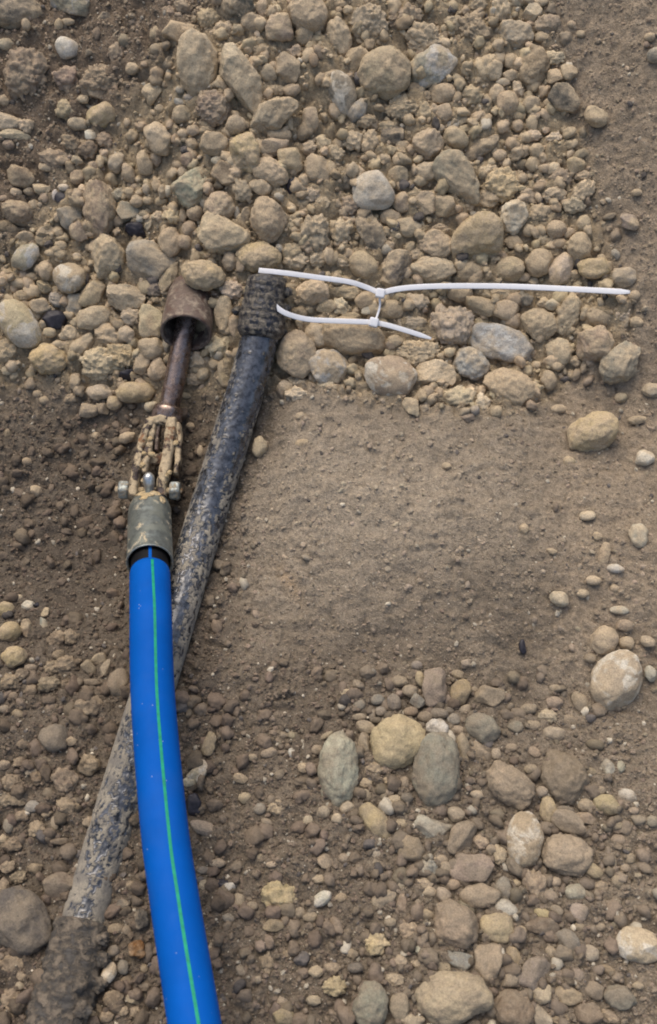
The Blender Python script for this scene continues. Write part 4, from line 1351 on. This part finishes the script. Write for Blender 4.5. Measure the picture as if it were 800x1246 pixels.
# clevis: two mud-caked cheeks, a web and the cross bolt
zc = Z0 - .004
clev = empty('clevis', at_depth(186, 555, zc), 'rusty steel clevis caked in cream mud joining the rod to the sleeve', 'clevis')
zt = depth_of(lifted(204, 500, .026))
def cz(py):
    return np.interp(py, [495, 612], [zt, zc])
def bar(pp, wpx, thick, seed, amp=.0010, dz=0.0, nn=46):
    P = spline(np.array([at_depth(187 + .86 * (x - 187), y, cz(y) + dz) for x, y in pp]), nn)
    w = .9 * np.array([np.interp(t, np.linspace(0, 1, len(wpx)), wpx) for t in np.linspace(0, 1, nn)]) * zc / F
    T, N, B = frames(P, -CF)
    prof = np.array([(math.cos(a), math.sin(a)) for a in np.linspace(0, 2 * math.pi, 28, endpoint=False)])
    prof = np.sign(prof) * np.abs(prof) ** .55
    v = P[:, None] + B[:, None] * prof[None, :, :1] * w[:, None, None] / 2 + N[:, None] * prof[None, :, 1:] * thick / 2
    d = v - P[:, None]
    d /= np.linalg.norm(d, axis=2)[..., None]
    v = v + d * (amp * (noise(v, 140, seed) + .7 * noise(v, 330, seed + 1)))[..., None]
    k = 28
    j = np.arange(k)
    V = np.vstack([v.reshape(-1, 3), P[0], P[-1]])
    return V, [grid_faces(nn, k), np.stack([np.full(k, nn * k), j, (j + 1) % k], 1), np.stack([np.full(k, nn * k + 1), (nn - 1) * k + (j + 1) % k, (nn - 1) * k + j], 1)]
v, f = bar([(183, 515), (174, 535), (166, 565), (161, 592), (159, 608)], [13, 12, 12, 13, 13], .026, 201)
link('cheek', make_mesh('cheek', v, f, MAT_CLEVIS), clev)
v, f = bar([(214, 513), (211, 540), (205, 568), (200, 590), (201, 608)], [15, 17, 15, 15, 13], .026, 205)
link('cheek', make_mesh('cheek', v, f, MAT_CLEVIS), clev)
v, f = bar([(187, 512), (183, 535), (177, 562), (175, 578)], [13, 14, 13, 7], .020, 209)
link('cheek_rib', make_mesh('cheek_rib', v, f, MAT_CLEVIS), clev)
v, f = bar([(221, 517), (223, 535), (222, 560), (219, 578)], [9, 10, 9, 5], .016, 213)
link('cheek_rib', make_mesh('cheek_rib', v, f, MAT_CLEVIS), clev)
v, f = bar([(176, 556), (190, 560), (204, 556)], [13, 16, 13], .016, 217, dz=.006)
link('web', make_mesh('web', v, f, MAT_CLEVIS), clev)
v, f = bar([(184, 514), (200, 511), (218, 514)], [10, 16, 10], .024, 221)
link('web', make_mesh('web', v, f, MAT_CLEVIS), clev)
v, f = bar([(197, 512), (193, 530), (192, 550)], [7, 6, 6], .014, 225, dz=.003)
link('web', make_mesh('web', v, f, MAT_RUST), clev)
A = at_depth(141, 596, zc + .002)
B = at_depth(222, 598, zc + .002)
bolt = link('bolt', make_mesh('bolt', *revolve(poly_line(A, B, 12), np.full(12, .0036), 24)[:2], MAT_CLEVIS), clev)
def nut(x0, x1, y, r, name, seed):
    P = poly_line(at_depth(x0, y, zc + .002), at_depth(x1, y + .3, zc + .002), 6)
    R = np.array([r * .86, r, r, r, r, r * .86])
    v, f, _, _ = revolve(P, R, 6)
    me = make_mesh(name, v, f, MAT_ZINC, False)
    o = link(name, me, bolt)
    bv = o.modifiers.new('bevel', 'BEVEL')
    bv.width = .0012
    bv.segments = 2
nut(145, 158, 596, .0112, 'nut', 1)
nut(207, 220, 597, .0112, 'bolt_head', 2)
cr = RNG.uniform(0, 1, (17, 3))
pts, rr = [], []
for k in range(17):
    t = cr[k, 0]
    cx = [np.interp(t, [0, .5, 1], [177, 169, 164]), np.interp(t, [0, .5, 1], [213, 206, 200]), np.interp(t, [0, 1], [184, 177])][k % 3]
    cy = 514 + t * 88
    pts.append(at_depth(cx + (cr[k, 1] - .5) * 10, cy, cz(cy) - .0105))
    rr.append(.0022 + .0034 * cr[k, 2])
clump(pts, rr, 300, MAT_MUD, 'mud_crust', clev, squash=.6)

# rod with its collar
rod = empty('pulling_rod', at_depth(214, 450, zt), 'worn brown steel pulling rod with a shiny streak leading from the clevis to the bell', 'rod')
ra = at_depth(204.5, 505, zt)
zb = depth_of(lifted(228, 392, .026))
rb = at_depth(231, 372, zb + .012)
rp = poly_line(ra, rb, 60)
link('rod_shaft', make_mesh('rod_shaft', *revolve(rp, 12.8 * zt / F, 48, None, lambda TH, SS, v: .00015 * noise(v, 200, 9))[:2], MAT_ROD), rod)
ca = poly_line(at_depth(202.5, 512, zt - .001), at_depth(206, 493, zt), 12)
link('collar', make_mesh('collar', *revolve(ca, np.interp(np.linspace(0, 1, 12), [0, .7, .9, 1], [.0165, .0165, .0150, .0110]), 48, None, lambda TH, SS, v: .0007 * noise(v, 160, 10))[:2], MAT_ROD), rod)

# bell: hollow rusty pipe end round the rod
be0 = at_depth(233, 352, zb + .030)
be1 = at_depth(226.5, 405, zb - .008)
bax = be1 - be0
BL = np.linalg.norm(bax)
bax /= BL
bell = empty('pipe_bell', be0, 'rusty brown steel pipe bell with an open flared mouth around the rod', 'pipe bell')
n = 36
tt = np.linspace(0, 1, n)
P = be0 + bax * (tt * BL)[:, None]
ro = np.interp(tt, [0, .15, .6, 1], [.0225, .0246, .0272, .0281])
vo, fo, _, _ = revolve(P, ro, 72, None, lambda TH, SS, v: .0004 * noise(v, 90, 12) + .0003 * noise(v, 260, 13), caps=False)
vi, fi, _, _ = revolve(P[::-1], ro[::-1] - .0034, 72, None, None, caps=False)
T_, N_, B_ = frames(P, -CF)
th = np.linspace(0, 2 * math.pi, 72, endpoint=False)
dd = N_[-1] * np.cos(th)[:, None] + B_[-1] * np.sin(th)[:, None]
vl = np.concatenate([P[-1] + dd * r_ + bax * z_ for r_, z_ in [(.0281, 0), (.0277, .0010), (.0263, .0012), (.0247, 0)]])
vl = vl + .0003 * noise(vl, 150, 14)[:, None] * bax
capv = np.vstack([vo[:72], P[0]])
kk = np.arange(72)
link('bell_wall', make_mesh('bell_wall', *merge([(vo, fo), (vi, fi), (capv, np.stack([np.full(72, 72), kk, (kk + 1) % 72], 1))]), MAT_RUST), bell)
link('rim', make_mesh('rim', vl, grid_faces(4, 72), MAT_RUST), bell)

# ------------------------------------------------------------------ cable ties
def strap(pp, name, parent, w=.0056, t=.0008, taper=None, ref=None, n=70):
    P = spline(np.array([lifted(x, y, h) for x, y, h in pp]), n)
    ww = np.full(n, w)
    if taper:
        ww = w * np.interp(np.linspace(0, 1, n), *taper)
    v, f = box_sweep(P, ww, t, -CF if ref is None else ref, .22)
    return link(name, make_mesh(name, v, f, MAT_NYLON), parent)

def tie_head(x, y, h, ang, name, parent, s=.0100):
    c = lifted(x, y, h)
    v0, f = ICO[3]
    v = np.sign(v0) * np.abs(v0) ** .32
    v = v / np.abs(v).max() * np.array([s / 2, s / 2, s * .42])
    a = math.radians(ang)
    ax1 = math.cos(a) * CR - math.sin(a) * CU
    ax2 = np.cross(-CF, ax1)
    v = v[:, :1] * ax1 + v[:, 1:2] * ax2 + v[:, 2:] * -CF + c
    return link(name, make_mesh(name, v, f, MAT_NYLON), parent)

H = .034
ta = empty('cable_tie', lifted(463, 357, H), 'white cable tie with a long straight tail pointing right across the stones', 'cable tie', 'cable ties on the black pipe coupling')
strap([(315, 329, .040), (345, 332, .042), (390, 338, .040), (425, 343, .038), (447, 350, H), (463, 357, H)], 'strap', ta)
strap([(463, 357, H), (480, 352.5, H), (505, 349.5, .036), (550, 348, .036), (620, 348.5, .034), (700, 352, .030), (767, 355.5, .024)], 'tail', ta, w=.0060, taper=([0, .96, 1], [1, 1, .55]), n=110)
tie_head(463, 357, H + .001, 10, 'tie_head', ta)
strap([(462, 360, H - .002), (462.5, 372, .030), (460, 382, .030), (457, 390, H - .002)], 'loop_strand', ta, w=.0022, t=.0011, n=30)
tb = empty('cable_tie', lifted(455, 392, H), 'white cable tie with a short tail slanting down right below the longer tie', 'cable tie', 'cable ties on the black pipe coupling')
strap([(331, 364, .046), (336, 373, .047), (350, 382, .045), (375, 388.5, .040), (410, 390.5, .037), (455, 392, H)], 'strap', tb, w=.0056)
strap([(455, 392, H), (475, 396.5, H), (500, 404, .032), (525, 412, .028)], 'tail', tb, w=.0056, taper=([0, .8, 1], [1, .95, .45]))
tie_head(455, 392.5, H + .001, 15, 'tie_head', tb)
